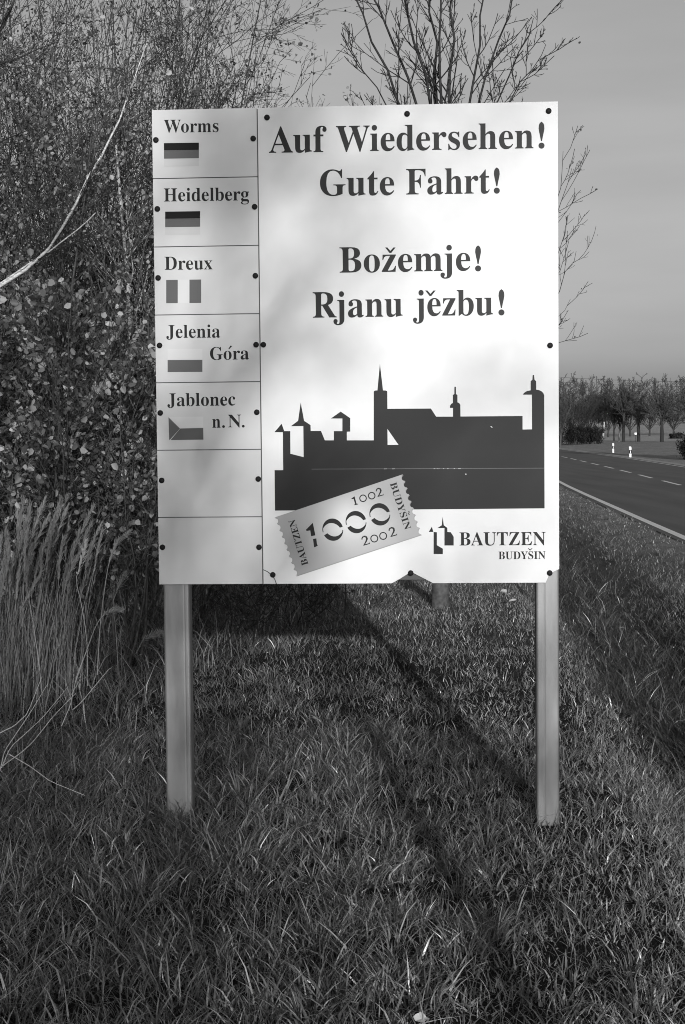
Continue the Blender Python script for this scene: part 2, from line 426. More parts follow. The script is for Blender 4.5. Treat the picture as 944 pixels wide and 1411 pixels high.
# screws
def screw(px, py, parent):
    u, v = uv(px, py); V = []; F = []
    for r, y in ((.0125, 0), (.0125, -.004), (.009, -.007), (.004, -.0085)):
        V += [(u + r * math.cos(a * math.pi / 6), y - .0005, v + ZS + r * math.sin(a * math.pi / 6)) for a in range(12)]
    for k in range(3):
        F += [(k * 12 + i, k * 12 + (i + 1) % 12, k * 12 + 12 + (i + 1) % 12, k * 12 + 12 + i) for i in range(12)]
    F.append(tuple(range(36, 48)))
    o = addmesh('screw', V, F, M_black, parent)
for i, (a, b) in enumerate([((215, 193), (349, 191)), ((217, 288), (351, 285)), ((218, 383), (352, 380)), ((220, 476), (353, 475)), ((221, 569), (354, 568)), ((223, 662), (356, 660)), ((224, 754), (357, 754))]):
    screw(*a, plates[i]); screw(*b, plates[i])
for p in ((368, 162), (561, 157), (756, 153), (363, 475), (758, 476), (757.5, 789.5), (376, 792), (566, 789.5)): screw(*p, main)

# --- main lettering
def put(name, parts, parent, m=M_ink):
    """parts: meshes, or lists of meshes that belong together; each becomes a part of its own"""
    for q in parts:
        V, F = joinvf(q) if isinstance(q, list) else q
        o = addmesh(name, V, F, m, parent)
put('lettering', [[text('', 'Auf', ZT(24, 159), ZT(203, 156), 35, main)], [text('', 'Wiedersehen', ZT(232, 155), ZT(843, 144.5), 35, main), bang(746.2, 167.6, 204.8)],
                  text('', 'Gute', ZT(182, 291.5), ZT(412, 289), 35, main), [text('', 'Fahrt', ZT(449, 288), ZT(708, 284), 35, main), bang(684.6, 230.6, 266.8)],
                  [text('', 'Bozemje', ZT(243, 530), ZT(648, 523), 34.8, main), caron(538, 341, 7.2, 7.6, 3.4), bang(658.8, 338, 374)],
                  text('', 'Rjanu', ZT(160, 669.5), ZT(438, 665), 35, main), [text('', 'jezbu', ZT(470, 664), ZT(718, 661), 35, main), caron(593.2, 400.3, 7.2, 7.6, 3.4), bang(691, 398.4, 434.6)]], main)

# --- name plates
put('lettering', [text('', 'Worms', Z3(108, 178), Z3(421, 174), 17.3, None)], plates[0])
put('lettering', [text('', 'Heidelberg', Z3(108, 572), Z3(595, 565), 17.8, None)], plates[1])
put('lettering', [text('', 'Dreux', Z3(112, 963), Z3(386, 960), 17.8, None)], plates[2])
put('lettering', [text('', 'Jelenia', Z3(122, 1353), Z3(430, 1350), 17.6, None), [text('', 'Gora', Z4(372, 108), Z4(595, 104), 17.3, None),
                  pxpoly([Z4(476, 46), Z4(488, 26), Z4(499, 28), Z4(482, 46)], -.0012)]], plates[3])
put('lettering', [text('', 'Jablonec', Z4(128, 373), Z4(517, 368), 17.6, None), [text('', 'n', Z4(385, 496), Z4(432, 495.5), 17.3, None), dot(*Z4(449, 489), 1.9),
                  text('', 'N', Z4(475, 493.5), Z4(550, 493), 17.3, None), dot(*Z4(562, 487), 1.9)]], plates[4])
def quad(Z, x0, y0, x1, y1, dy=0): return [Z(x0, y0), Z(x0, y1), Z(x1, y1 + dy), Z(x1, y0 + dy)]
M_f1 = mat('flag_black', 0.006, 0.5, .08); M_f2 = mat('flag_midgrey', 0.085, 0.5, .2); M_f3 = mat('flag_pale', 0.46, 0.5, .3); M_f4 = mat('flag_grey', 0.085, 0.5, .2); M_f5 = mat('flag_white', 0.545, 0.5, .3)
def flag(i, bits):
    e = None
    for k, (nm, pts, m) in enumerate(bits):
        V, F = pxpoly(pts, -.0010 - .0002 * (k > 2)); o = addmesh(nm, V, F, m, plates[i])
flag(0, [('flag_stripe', quad(Z3, 108, 238, 308, 279, -3), M_f1), ('flag_stripe', quad(Z3, 108, 279.5, 308, 327, -3), M_f2), ('flag_stripe', quad(Z3, 108, 327.5, 308, 372, -3), M_f3)])
flag(1, [('flag_stripe', quad(Z3, 115, 630, 315, 671, -3), M_f1), ('flag_stripe', quad(Z3, 115, 671.5, 315, 719, -3), M_f2), ('flag_stripe', quad(Z3, 115, 719.5, 315, 764, -3), M_f3)])
flag(2, [('flag_stripe', quad(Z3, 121, 1021, 187, 1154, -1), M_f4), ('flag_stripe', quad(Z3, 254, 1019, 321, 1153, -1), M_f4), ('flag_stripe', quad(Z3, 187.5, 1020, 253.5, 1154, -1), M_f5)])
flag(3, [('flag_stripe', quad(Z4, 129, 45, 328, 108, -1), M_f5), ('flag_stripe', quad(Z4, 129, 108.5, 328, 177, -1), M_f4)])
flag(4, [('flag_stripe', [Z4(137, 434), Z4(203, 498.5), Z4(333, 496), Z4(333, 432)], M_f5), ('flag_stripe', [Z4(202, 500), Z4(146, 566), Z4(334, 564), Z4(333, 497)], M_f4),
         ('flag_wedge', [Z4(134, 436), Z4(138, 565), Z4(142, 564), Z4(200, 501)], M_f4)])

# --- skyline silhouette
sk = [Z5b(*p) for p in ((90, 1008), (87, 745), (143, 745), (141, 498), (86, 498), (133, 443), (150, 491), (189, 491), (190, 638), (276, 660), (274, 458), (193, 459), (240, 424), (257, 305),
      (279, 424), (321, 452), (322, 490), (389, 490), (414, 551), (472, 551), (473, 491), (528, 491), (528, 409), (453, 409), (517, 364), (579, 407), (579, 494), (557, 495), (557, 551),
      (732, 551), (732, 236), (735, 230), (742, 227), (756, 226), (772, 52), (792, 226), (810, 227), (818, 231), (820, 237), (821, 346))]
sk += [Z6(*p) for p in ((145, 270), (176, 318), (276, 318), (276, 266), (257, 266), (259, 252), (265, 243), (275, 237), (275, 190), (284, 184), (284, 141), (293, 141), (293, 184), (302, 190),
      (302, 233), (313, 238), (319, 250), (320, 317), (687, 314), (687, 394), (743, 393), (742, 188), (688, 188), (696, 177), (712, 167), (735, 162), (735, 108), (745, 100), (747, 72), (755, 72),
      (758, 100), (767, 108), (768, 158), (785, 161), (802, 170), (811, 181), (815, 192), (817, 860))]
hole = [Z5b(821, 477), Z5b(893, 580), Z5b(822, 581)]
V, F = poly2d([[uv(*p) for p in sk], [uv(*p) for p in hole]], -.0012); sky_o = addmesh('skyline_print', V, F, M_ink, main)
M_scr = mat('scratched_ink', 0.07, 0.5); M_scr2 = mat('bare_scratch', 0.45, 0.5)
ps = [pxpoly([Z6(-560, 629.5), Z6(815, 623.5), Z6(815, 621), Z6(-560, 627)], -.0015)]
V, F = joinvf(ps); addmesh('film_seam', V, F, M_scr, main)
rr = random.Random(4); ps = []
for k in range(9):
    x = 150 + rr.random() * 170 if k < 7 else -150 + rr.random() * 80; w = 4 + rr.random() * 14; y = 625.5 - x * .003
    ps.append(pxpoly([Z6(x, y), Z6(x + w, y - .4), Z6(x + w, y + 1.6), Z6(x, y + 2.2)], -.0018))
ps.append(pxpoly([Z6(495, 374), Z6(506, 376), Z6(510, 385), Z6(503, 382)], -.0018)); ps.append(pxpoly([Z6(347, 655), Z6(355, 655), Z6(355, 662), Z6(348, 661)], -.0018))
V, F = joinvf(ps); addmesh('scratches', V, F, M_scr2, main)['kind'] = 'stuff'

# --- stamp / ticket
M_tick = bpy.data.materials.new('ticket_silver'); M_tick.use_nodes = True
t = M_tick.node_tree; b = t.nodes['Principled BSDF']; b.inputs['Roughness'].default_value = 0.36
gc = t.nodes.new('ShaderNodeTexCoord'); gr = t.nodes.new('ShaderNodeTexGradient'); gr.gradient_type = 'QUADRATIC_SPHERE'
gm = t.nodes.new('ShaderNodeMapping'); gm.inputs['Location'].default_value = (-0.98, 0, -1.0); gm.inputs['Scale'].default_value = (1.9, 0, 1.8)
t.links.new(gc.outputs['Generated'], gm.inputs[0]); t.links.new(gm.outputs[0], gr.inputs[0])
rm = t.nodes.new('ShaderNodeMapRange'); rm.inputs['To Min'].default_value = 0.24; rm.inputs['To Max'].default_value = 0.52; rm.inputs['From Max'].default_value = 0.75
t.links.new(gr.outputs[1], rm.inputs['Value']); t.links.new(rm.outputs[0], b.inputs['Base Color'])
TL, TR, BR_, BL_ = (72, 287), (768, 53), (870, 378), (187, 603)
def perf(a, b, nx, ny, amp, n=8, m=8):
    pts = []
    for i in range(n):
        for j in range(m):
            tt = (i + j / m) / n; w = math.sin(math.pi * j / m) ** .6
            pts.append((a[0] + (b[0] - a[0]) * tt + nx * amp * w, a[1] + (b[1] - a[1]) * tt + ny * amp * w))
    return pts + [b]
left = perf(TL, BL_, .95, -.3, 13, 9); right = perf(BR_, TR, -.95, .3, 15, 9)
V, F = pxpoly([Z8(*p) for p in left + right], -.0026); tick = addmesh('ticket_print', V, F, M_tick, main)
V, F = pxpoly([Z8(x + 3.5, y + 4.5) for x, y in left + right], -.0020); addmesh('ticket_outline', V, F, mat('ticket_edge', .2, .4), main)
ps = [text('', 'BAUTZEN', Z8(256, 540), Z8(182, 296), 9.2, None, front=-.0038), [text('', 'BUDYSIN', Z8(697, 104), Z8(779, 356), 9.2, None, front=-.0038),
      pxpoly([Z8(797, 255), Z8(800, 262), Z8(794, 267), Z8(803, 274), Z8(805, 269), Z8(799, 265), Z8(805, 258), Z8(801, 251)], -.0038)]]
big = []; y1002 = []; y2002 = []
def ringz(cx_, cy_, ra, rb, th0, fr, rot=-0.31, arcs=None, base=2.0):
    out = []; base = 4.5 if arcs else base
    for (a0, a1, peak) in arcs or [(0, 360, None)]:
        n = 26; O = []; I = []
        for i in range(n + 1):
            a = math.radians(a0 + (a1 - a0) * i / n)
            th = base + (th0 * max(0.0, math.cos((a - math.radians(peak)) * 0.95)) ** 0.85 if peak is not None else th0)
            for L_, dr in ((O, 0), (I, -th)):
                x = (ra + dr) * math.cos(a); y = -(rb + dr) * math.sin(a)
                L_.append(Z8(cx_ + x * math.cos(rot) - y * math.sin(rot), cy_ + x * math.sin(rot) + y * math.cos(rot)))
        for i in range(n): out.append(pxpoly([O[i], O[i + 1], I[i + 1], I[i]], fr))
    return out
for c_ in ((388, 353), (514, 312), (643, 270)):
    big += ringz(c_[0], c_[1], 56, 61, 21, -.0038, arcs=[(-2, 178, 62), (194, 342, 236)])
big.append(pxpoly([Z8(*p) for p in ((243, 353), (280, 316), (294, 384), (271, 388), (266, 357), (246, 360))], -.0038))
big.append(pxpoly([Z8(*p) for p in ((281, 404), (299, 400), (302, 428), (307, 441), (287, 449))], -.0038))
# 1002 / 2002 in old-style figures
def small0(x, y, r_=20.5): return ringz(x, y, r_, r_, 2.5, -.0038, base=3.2)
y1002 += small0(552, 183) + small0(599, 169); y2002 += small0(613, 401, 21.5) + small0(661, 387, 21.5)
y1002.append(pxpoly([Z8(*p) for p in ((489, 184), (506, 172), (517, 212), (525, 213), (526, 216), (505, 221), (504, 218), (509, 214), (501, 186), (490, 188))], -.0038))
def small2(x, y, s=1.0):
    P = [(-15, -10), (-12, -18), (-3, -23), (7, -20), (11, -11), (7, -1), (-3, 9), (-13, 19)]
    w = [2.2, 3, 3.4, 4, 4.6, 4.0, 3, 2.0]; out = []; ca, sb = math.cos(-.29), math.sin(-.29)
    def tr(p): return Z8(x + s * (p[0] * ca - p[1] * sb), y + s * (p[0] * sb + p[1] * ca))
    for i in range(len(P) - 1):
        (x0, y0), (x1, y1) = P[i], P[i + 1]; l = math.hypot(x1 - x0, y1 - y0); nx, ny = -(y1 - y0) / l, (x1 - x0) / l
        out.append(pxpoly([tr((x0 + nx * w[i], y0 + ny * w[i])), tr((x1 + nx * w[i + 1], y1 + ny * w[i + 1])), tr((x1 - nx * w[i + 1], y1 - ny * w[i + 1])), tr((x0 - nx * w[i], y0 - ny * w[i]))], -.0038))
    out.append(pxpoly([tr((-16, 16)), tr((-16, 21)), tr((17, 21)), tr((19, 12)), tr((14, 16.5))], -.0040))
    return out
y1002 += small2(641, 151); y2002 += small2(565, 413, 1.1) + small2(712, 366, 1.1)
put('ticket_lettering', ps + [big[0:26], big[26:52], big[52:78], big[78:104], big[104:130], big[130:156], big[156], big[157], y1002, y2002], main)

# --- town logo, bottom right
lg = [pxpoly([Z7(*p) for p in ((94, 148), (113, 115), (122, 148), (144, 150), (144, 230), (181, 252), (181, 285), (124, 285), (124, 148))], -.0012),
      pxpoly([Z7(*p) for p in ((147, 124), (174, 107), (180, 55), (187, 107), (209, 123), (209, 148), (230, 150), (248, 178), (248, 232), (191, 232), (191, 124))], -.0012)]
put('town_emblem', lg, main)
put('lettering', [text('', 'BAUTZEN', Z7(284, 232), Z7(818, 229.5), 18.2, None), [text('', 'BUDYSIN', Z7(526, 317), Z7(817, 315), 10.6, None), caron(*Z7(722, 249), 3.3, 2.9, 1.5)]], main)

# --- legs: hollow square-section posts with rounded edges and a pressed groove
def leg(u0, u1, zb):
    n = 5; cr = .010; d = .085; x0, x1 = u0, u1; y0 = .0165; pr = []
    for (cx_, cy_, a) in ((x0 + cr, y0 + cr, 180), (x1 - cr, y0 + cr, 270), (x1 - cr, y0 + d - cr, 0), (x0 + cr, y0 + d - cr, 90)):
        for k in range(n):
            t_ = math.radians(a + 90 * k / (n - 1)); pr.append((cx_ + cr * math.cos(t_), cy_ + cr * math.sin(t_)))
        if a == 180:
            gxx = x0 + (x1 - x0) * (.36 if u0 > 0 else .80); pr += [(gxx - .006, y0), (gxx, y0 + .0009), (gxx + .006, y0)]
    zs = [zb, ZS + VT - .05]; m = len(pr); V = [(p[0], p[1], z) for z in zs for p in pr]
    F = [(i, (i + 1) % m, m + (i + 1) % m, m + i) for i in range(m)] + [tuple(range(m))[::-1], tuple(range(m, 2 * m))]
    o = addmesh('leg', V, F, M_leg, sign)
    for p in o.data.polygons: p.use_smooth = False
leg(-0.861, -0.7455, -0.25); leg(0.7755, 0.8755, -0.25)

# ------------------------------------------------------------------ grass
R = np.random.default_rng(11)
def blades(r, P, H, Wd, az, lean, tone, droop=0.5):
    """curved tapering blades: 7 vertices, 5 triangles each"""
    n = len(H); d = np.stack([np.cos(az), np.sin(az), np.zeros(n)], -1); tw = az + r.normal(size=n) * 1.2 + math.pi / 2
    s = np.stack([np.cos(tw), np.sin(tw), np.zeros(n)], -1) * (Wd / 2)[:, None]
    V = np.empty((n, 7, 3)); pos = P.copy(); ang = lean.copy()
    V[:, 0] = pos - s; V[:, 1] = pos + s
    for k in range(3):
        st = H / 3; pos = pos + (d * np.sin(ang)[:, None] + np.array([0, 0, 1.0]) * np.cos(ang)[:, None]) * st[:, None]
        ang = np.minimum(ang + droop * r.uniform(0.2, 1.2, n), 2.3)
        if k < 2:
            w = 0.9 if k == 0 else 0.65; V[:, 2 + 2 * k] = pos - s * w; V[:, 3 + 2 * k] = pos + s * w
        else: V[:, 6] = pos
    q = np.arange(n)[:, None] * 7
    F4 = np.concatenate([q + np.array([0, 1, 3, 2]), q + np.array([2, 3, 5, 4])]); F3 = q + np.array([4, 5, 6])
    return V.reshape(-1, 3), F4, F3, np.repeat(tone, 7)
def bladeobj(name, sets, m, parent=None):
    V = []; F4 = []; F3 = []; T = []; c = 0
    for v, f4, f3, t_ in sets:
        V.append(v); F4.append(f4 + c); F3.append(f3 + c); T.append(t_); c += len(v)
    return link(name, npmesh(name, np.concatenate(V), [np.concatenate(F4), np.concatenate(F3)], np.concatenate(T)), m, parent)
def field(n, y0, y1, powr=1.0):                # random ground points inside the view (plus a margin)
    y = y0 + (y1 - y0) * R.uniform(0, 1, n) ** powr
    x = R.uniform(-1, 1, n) * (0.25 * y + 0.9) + 0.03 * y
    return x, y
def keep_off(x, y):
    s = rx(y) - x
    return (s > 0.12) | (x - rx(y) > 6.95)
sets = []
# tussocks: blades fan out of shared centres
for (nc, per, y0, y1, h0, h1, w0, w1, sp) in ((4300, 18, 3.5, 9.0, .055, .165, .0040, .0092, .028), (5800, 11, 8.5, 18.0, .04, .115, .0045, .0075, .04)):
    cxy = np.stack(field(nc, y0, y1, 0.9), -1); m = keep_off(cxy[:, 0], cxy[:, 1]); cxy = cxy[m]; nc = len(cxy)
    vig = np.clip(0.85 + 0.35 * vn(cxy[:, 0], cxy[:, 1], 0.5, 2) + 0.3 * vn(cxy[:, 0], cxy[:, 1], 0.21, 6) + 0.2 * R.normal(size=nc), .45, 1.5)
    ct = R.uniform(.8, 1.25, nc)
    i = np.repeat(np.arange(nc), per); n = len(i)
    off = R.normal(size=(n, 2)) * sp; az = np.arctan2(off[:, 1], off[:, 0]) + R.normal(size=n) * .5
    x = cxy[i, 0] + off[:, 0]; y = cxy[i, 1] + off[:, 1]
    sd_ = rx(y) - x
    short = 1 - 0.55 * np.exp(-((sd_ - 3.1) / 0.55) ** 2) - 0.35 * (sd_ < 1.4)
    H = R.uniform(h0, h1, n) * vig[i] * short
    tone_ = (.04 + .24 * R.uniform(0, 1, n) ** 1.4) * ct[i] * (1 + .35 * vn(x, y, .8, 9)) * (1 + .7 * np.exp(-((sd_ - 3.15) / .4) ** 2) - .45 * np.exp(-((sd_ - 1.95) / .35) ** 2)); dry = R.uniform(0, 1, n) < .07; tone_[dry] = R.uniform(.22, .42, dry.sum())  # noise paints sunlit patches into the blades; dip at the ditch paints tuft shade
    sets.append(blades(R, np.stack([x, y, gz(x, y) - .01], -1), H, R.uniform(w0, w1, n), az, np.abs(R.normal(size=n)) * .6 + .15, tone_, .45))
# fine carpet
for (n, y0, y1, h0, h1, w0, w1) in ((27000, 3.4, 9.0, .05, .13, .002, .005), (38000, 8.5, 18, .04, .10, .003, .006), (48000, 14, 46, .025, .06, .008, .014)):
    x, y = field(n, y0, y1, .9); m = keep_off(x, y) & (x > -6); x, y = x[m], y[m]; n = len(x)
    tone_ = R.uniform(.06, .21, n); dry = R.uniform(0, 1, n) < .10; tone_[dry] = R.uniform(.2, .4, dry.sum())
    if y0 > 10:
        dd = tone_ > .2; tone_[dd] = np.where(R.uniform(0, 1, dd.sum()) < .85, .12, .2); tone_ = .07 + .6 * tone_
        tone_ *= 1.0 + .3 * ss(15, 25, y) + .7 * np.exp(-((rx(y) - x - 3.15) / .4) ** 2) - .45 * np.exp(-((rx(y) - x - 1.95) / .35) ** 2)  # ditch band toned down again for the shade between tufts
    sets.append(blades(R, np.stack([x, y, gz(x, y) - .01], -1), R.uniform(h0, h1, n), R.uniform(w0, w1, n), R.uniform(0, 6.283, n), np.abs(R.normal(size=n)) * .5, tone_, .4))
# larger shaggy tussocks here and there, and coarse dark ones along the ditch, colour darkened further for shade among tufts
def tussocks(cx_, cy_, per, sp, h0, h1, w0, w1, t0, t1, ln=.6):
    nc = len(cx_); i = np.repeat(np.arange(nc), per); n = len(i); off = R.normal(size=(n, 2)) * sp; az = np.arctan2(off[:, 1], off[:, 0]) + R.normal(size=n) * .45
    x = cx_[i] + off[:, 0]; y = cy_[i] + off[:, 1]; ct = R.uniform(.7, 1.3, nc)[i]; big = R.uniform(.7, 1.15, nc)[i]
    sets.append(blades(R, np.stack([x, y, gz(x, y) - .01], -1), R.uniform(h0, h1, n) * big, R.uniform(w0, w1, n), az, np.abs(R.normal(size=n)) * ln + .15, (t0 + (t1 - t0) * R.uniform(0, 1, n) ** 1.5) * ct, .5))
x, y = field(230, 3.7, 9.5, .9); m = rx(y) - x > 3.0; tussocks(x[m], y[m], 40, .035, .09, .19, .0038, .0085, .06, .30)
y = 8.2 + 26 * R.uniform(0, 1, 330) ** 1.5; x = rx(y) - 1.95 + R.normal(size=330) * .22; tussocks(x, y, 38, .06, .14, .32, .005, .009, .025, .12)
y = 9 + 30 * R.uniform(0, 1, 220); x = rx(y) - R.uniform(.5, 1.3, 220); tussocks(x, y, 26, .05, .06, .15, .005, .009, .05, .2)
# dead thatch lying between the tufts
x, y = field(7000, 3.5, 11, .9); m = keep_off(x, y); x, y = x[m], y[m]; n = len(x)
sets.append(blades(R, np.stack([x, y, gz(x, y) + R.uniform(.0, .06, n)], -1), R.uniform(.05, .16, n), R.uniform(.002, .0045, n), R.uniform(0, 6.283, n), R.uniform(1.0, 1.6, n), R.uniform(.14, .38, n), .2))
go = bladeobj('grass', sets, M_grass); go['kind'] = 'stuff'; tag(go, 'tufted grass covering the verge all around the sign', 'grass')
# rougher growth: matted dry grass under the thicket and along the ditch
sets = []
n = 10000; x = R.uniform(-4.5, 0.6, n); y = R.uniform(9.0, 17.0, n) + 0.5 * x * 0
k_ = (x < -1.3 + (y - 9) * .17); x, y = x[k_], y[k_]; n = len(x)
sets.append(blades(R, np.stack([x, y, gz(x, y) - .01], -1), R.uniform(.15, .5, n), R.uniform(.004, .008, n), R.uniform(0, 6.283, n), np.abs(R.normal(size=n)) * .45, np.where(R.uniform(0, 1, n) < .35, R.uniform(.2, .36, n), R.uniform(.05, .12, n)), .6))
n = 17000; y = 8.0 + 32 * R.uniform(0, 1, n) ** 1.8; s2 = R.normal(1.95, .22, n) + .15 * vn(y, y, 1.3, 5); x = rx(y) - s2
# clumpy
cl = vn(x, y, .28, 8) + .6 * vn(x, y, .13, 4); k_ = cl > -.25; x, y = x[k_], y[k_]; n = len(x)
sets.append(blades(R, np.stack([x, y, gz(x, y) - .01], -1), R.uniform(.14, .36, n) * (.75 + .4 * vn(x, y, .45, 8)), R.uniform(.005, .009, n), R.uniform(0, 6.283, n), np.abs(R.normal(size=n)) * .6, np.where(R.uniform(0, 1, n) < .12, R.uniform(.15, .3, n), R.uniform(.02, .09, n)), .6))  # dark rank grass, its low tones also carry the shade among the tufts
n = 3500; y = R.uniform(4.2, 9.5, n); x = R.uniform(-3.0, -0.9, n) ; k_ = x < -.9 - (y - 4.2) * .05; x, y = x[k_], y[k_]; n = len(x)
sets.append(blades(R, np.stack([x, y, gz(x, y) - .01], -1), R.uniform(.12, .34, n), R.uniform(.002, .0045, n), R.uniform(-.6, 2.2, n), np.abs(R.normal(size=n)) * .4 + .4, np.where(R.uniform(0, 1, n) < .3, R.uniform(.2, .34, n), R.uniform(.06, .12, n)), .5))
rg = bladeobj('rough_grass', sets, M_grass); rg['kind'] = 'stuff'; tag(rg, 'long rank grass in the ditch and at the foot of the thicket', 'grass')

# fallen leaves on the grass
def fallen(px, py, s, label):
    d = ray(px, py); t_ = (-0.02 - CAMZ) / d[2]
    for _ in range(4):
        p = camp + d * t_; t_ = (gz(p[0], p[1]) + .075 - CAMZ) / d[2]
    p = camp + d * t_
    V = [(0, 0, 0)]; n = 12
    for k in range(n):
        a = 6.283 * k / n; r_ = s * (1 - .25 * abs(math.sin(a))) * (.85 + .25 * ((k * 7) % 3) / 2)
        V.append((r_ * math.cos(a), .75 * r_ * math.sin(a), .25 * s * abs(math.sin(a)) + .1 * s * math.cos(a)))
    F = [(0, 1 + k, 1 + (k + 1) % n) for k in range(n)]
    o = addmesh('fallen_leaf', V, F, M_fallen, None); o.location = p; o.rotation_euler = (.5, .2, px * .37)
    tag(o, label, 'leaf')
M_fallen = mat('fallen_leaf', 0.5, 0.6, noise=(60, .8, 1.1))
fallen(580, 1404, .032, 'broad pale dead leaf in the grass at the bottom edge of the view')
fallen(362, 926, .035, 'pale leaf lying on dim grass behind the sign, between the legs')
fallen(694, 815, .05, 'pale leaf in the grass just under the right lower part of the board')
fallen(706, 828, .05, 'small pale leaf just left of the top of the right leg')
fallen(857, 865, .028, 'bright little leaf on the bank right of the sign nearer the ditch')
fallen(889, 891, .032, 'small bright leaf at the edge of the ditch by the right margin')

# ------------------------------------------------------------------ shrubs and trees
def shrub(name, seed, x, y, H, nst, spread, lean, label, group=None, leaf_n=0, ls=(.025, .045), lt=(.08, .34), bark=M_bark, mul=(9, 6, 3), r0=.013, cat='shrub', zleaf=None, tw=0.0026, fan=.3, wob=.10):
    r = np.random.default_rng(seed); root = empty(name, (x, y, float(gz(x, y)) - .03)); tag(root, label, cat, group)
    a = r.uniform(0, 6.283, nst); q = r.uniform(0, spread, nst)
    P0 = np.stack([q * np.cos(a), q * np.sin(a), np.zeros(nst)], -1)
    D = np.stack([np.cos(a) * fan + lean[0], np.sin(a) * fan + lean[1], np.ones(nst)], -1) + r.normal(size=(nst, 3)) * .12
    P1, R1 = grow(r, P0, D, H * r.uniform(.7, 1.08, nst), r0 * r.uniform(.6, 1.3, nst), 8, wob, .05, .25)
    P2, R2 = kids(r, P1, R1, mul[0], .15, .95, .45, 1.1, .34, .6, 4, .17, .11, .35)
    P3, R3 = kids(r, P2, R2, mul[1], .15, 1.0, .4, 1.1, .42, .65, 3, .2, .09, .4)
    R3 = np.maximum(R3, tw * .6)
    P4, R4 = kids(r, P3, R3, mul[2], .15, 1.0, .3, .9, .5, .7, 1, .14, .1, .5)
    R2 = np.maximum(R2, tw); R4 = np.maximum(R4, tw * .5)
    V, F = tubes(P1, R1, 5); link('stem', npmesh('stem', V, F, smooth=True), bark, root)
    V, F = merge([tubes(P2, R2, 3), tubes(P3, R3, 3), tubes(P4, R4, 3)]); link('branch_crown', npmesh('branch_crown', V, F, smooth=True), bark, root)
    if leaf_n:
        PP = P4
        V, F, T = leaves(r, PP, leaf_n, ls[0], ls[1], lt[0], lt[1])
        if zleaf: pass
        link('foliage', npmesh('foliage', V, F, T), M_leaf, root)
    return root
G1 = 'leafy shrubs of the thicket left of the sign'
# front row, with larger pale leaves
fr = [(-2.75, 10.3, 2.7, (.15, 0), 'dense low leafy shrub at the left margin behind the tall dry grass'),
      (-2.15, 10.9, 3.0, (.15, 0), 'dark leafy shrub behind the dry grass plumes, between the margin and the sign'),
      (-1.62, 11.2, 3.1, (.02, 0), 'leafy shrub touching the left edge of the sign, just left of the name plates')]
for i, (x, y, H, ln, lab) in enumerate(fr):
    shrub('leafy_shrub', 20 + i, x, y, H, 11, .35, ln, lab, G1, 2600, (.03, .062), (.08, .5), M_barkm, (13, 8, 3), .010, tw=.003)
mid = [(-3.35, 12.6, 4.6, 'tall leafy shrub at the left margin, second row of the thicket'), (-2.6, 13.2, 5.2, 'tall thicket shrub crossed by the white birch stem'),
       (-1.85, 13.4, 5.0, 'tall thicket shrub with fine leaning twigs right of the birch tip'), (-1.4, 13.9, 4.7, 'tall fine-twigged shrub rising over the top left corner of the sign')]
for i, (x, y, H, lab) in enumerate(mid):
    shrub('tall_shrub', 40 + i, x, y, H, 11, .4, ((.16, .06, .10, -.04)[i], .0), lab, 'tall shrubs in the middle of the thicket', 4600, (.024, .05), (.08, .45), M_barkm, (12, 7, 4), .012, tw=.0028)
bk = [(-4.1, 15.8, 6.6, 'twiggy tree-high shrub at the back left margin of the thicket'), (-3.5, 16.6, 7.0, 'twiggy high shrub at the back, above the lower birch stem'), (-2.95, 16.2, 6.8, 'twiggy high shrub at the back, straight behind the birch tip'),
      (-2.5, 16.9, 7.0, 'twiggy high shrub at the back, between the birch tip and the sign'), (-2.05, 16.3, 6.6, 'twiggy high shrub at the back reaching the top of the view over the name plates'), (-1.8, 17.0, 5.5, 'bare-tipped high shrub ending the thicket against the open sky')]
for i, (x, y, H, lab) in enumerate(bk):
    shrub('high_shrub', 60 + i, x, y, H, 13, .4, ((.1, .08, .05, -.02, -.06, -.03)[i], 0), lab, 'high shrubs at the back of the thicket', 3800, (.02, .042), (.05, .28), M_bark, (14, 7, 3), .014, tw=.0032, fan=(.22, .2, .18, .14, .1, .07)[i], wob=(.1, .1, .08, .06, .05, .05)[i])
for i, (x, y, H, lab) in enumerate([(-.9, 20.5, 5.7, 'thin bare wand-like shrub over the board between thicket and bare tree'), (-.35, 21, 5.9, 'slender bare shrub left of the dark bare tree, over the word Auf'), (.1, 19.5, 6.4, 'bushy bare shrub tucked against the left side of the dark bare tree')]):
    shrub('bare_shrub', 80 + i, x, y, H, 4 + 4 * i, .3, (0, 0), lab, 'bare shrubs behind the board', (0, 0, 60)[i], (.02, .035), (.05, .15), M_bark, (4 + i, 2 + i, 1), .010, fan=.12, tw=.004, wob=.06)
# dim undergrowth behind, closing the thicket towards the field
for i, (x, y) in enumerate([(-5.4, 19.5), (-3.9, 20.5), (-2.5, 21), (-1.2, 21.5)]):
    shrub('undergrowth_shrub', 90 + i, x, y, 3.4, 13, .6, (0, 0), ['leftmost dim undergrowth shrub deep behind the thicket', 'dim undergrowth shrub deep behind the birch', 'dim undergrowth shrub deep behind the thicket, left of the sign edge', 'dim undergrowth shrub hidden behind the name plates'][i], 'undergrowth shrubs deep behind the thicket', 2600, (.06, .11), (.05, .2), M_bark, (9, 5, 2), .013, fan=.5)
for i, (x, y, lab) in enumerate([(-1.15, 12.4, 'low arching bramble behind the left leg'), (-.55, 14.3, 'low dark bramble below the middle of the board'), (.0, 14.9, 'wiry bramble with arching stems below the board, near its centre')]):
    shrub('bramble', 100 + i, x, y, 1.1, 12, .4, (.1, 0), lab, 'brambles under the board', 500, (.02, .04), (.05, .2), M_bark, (6, 4, 2), .005, fan=.9, wob=.2, cat='shrub')

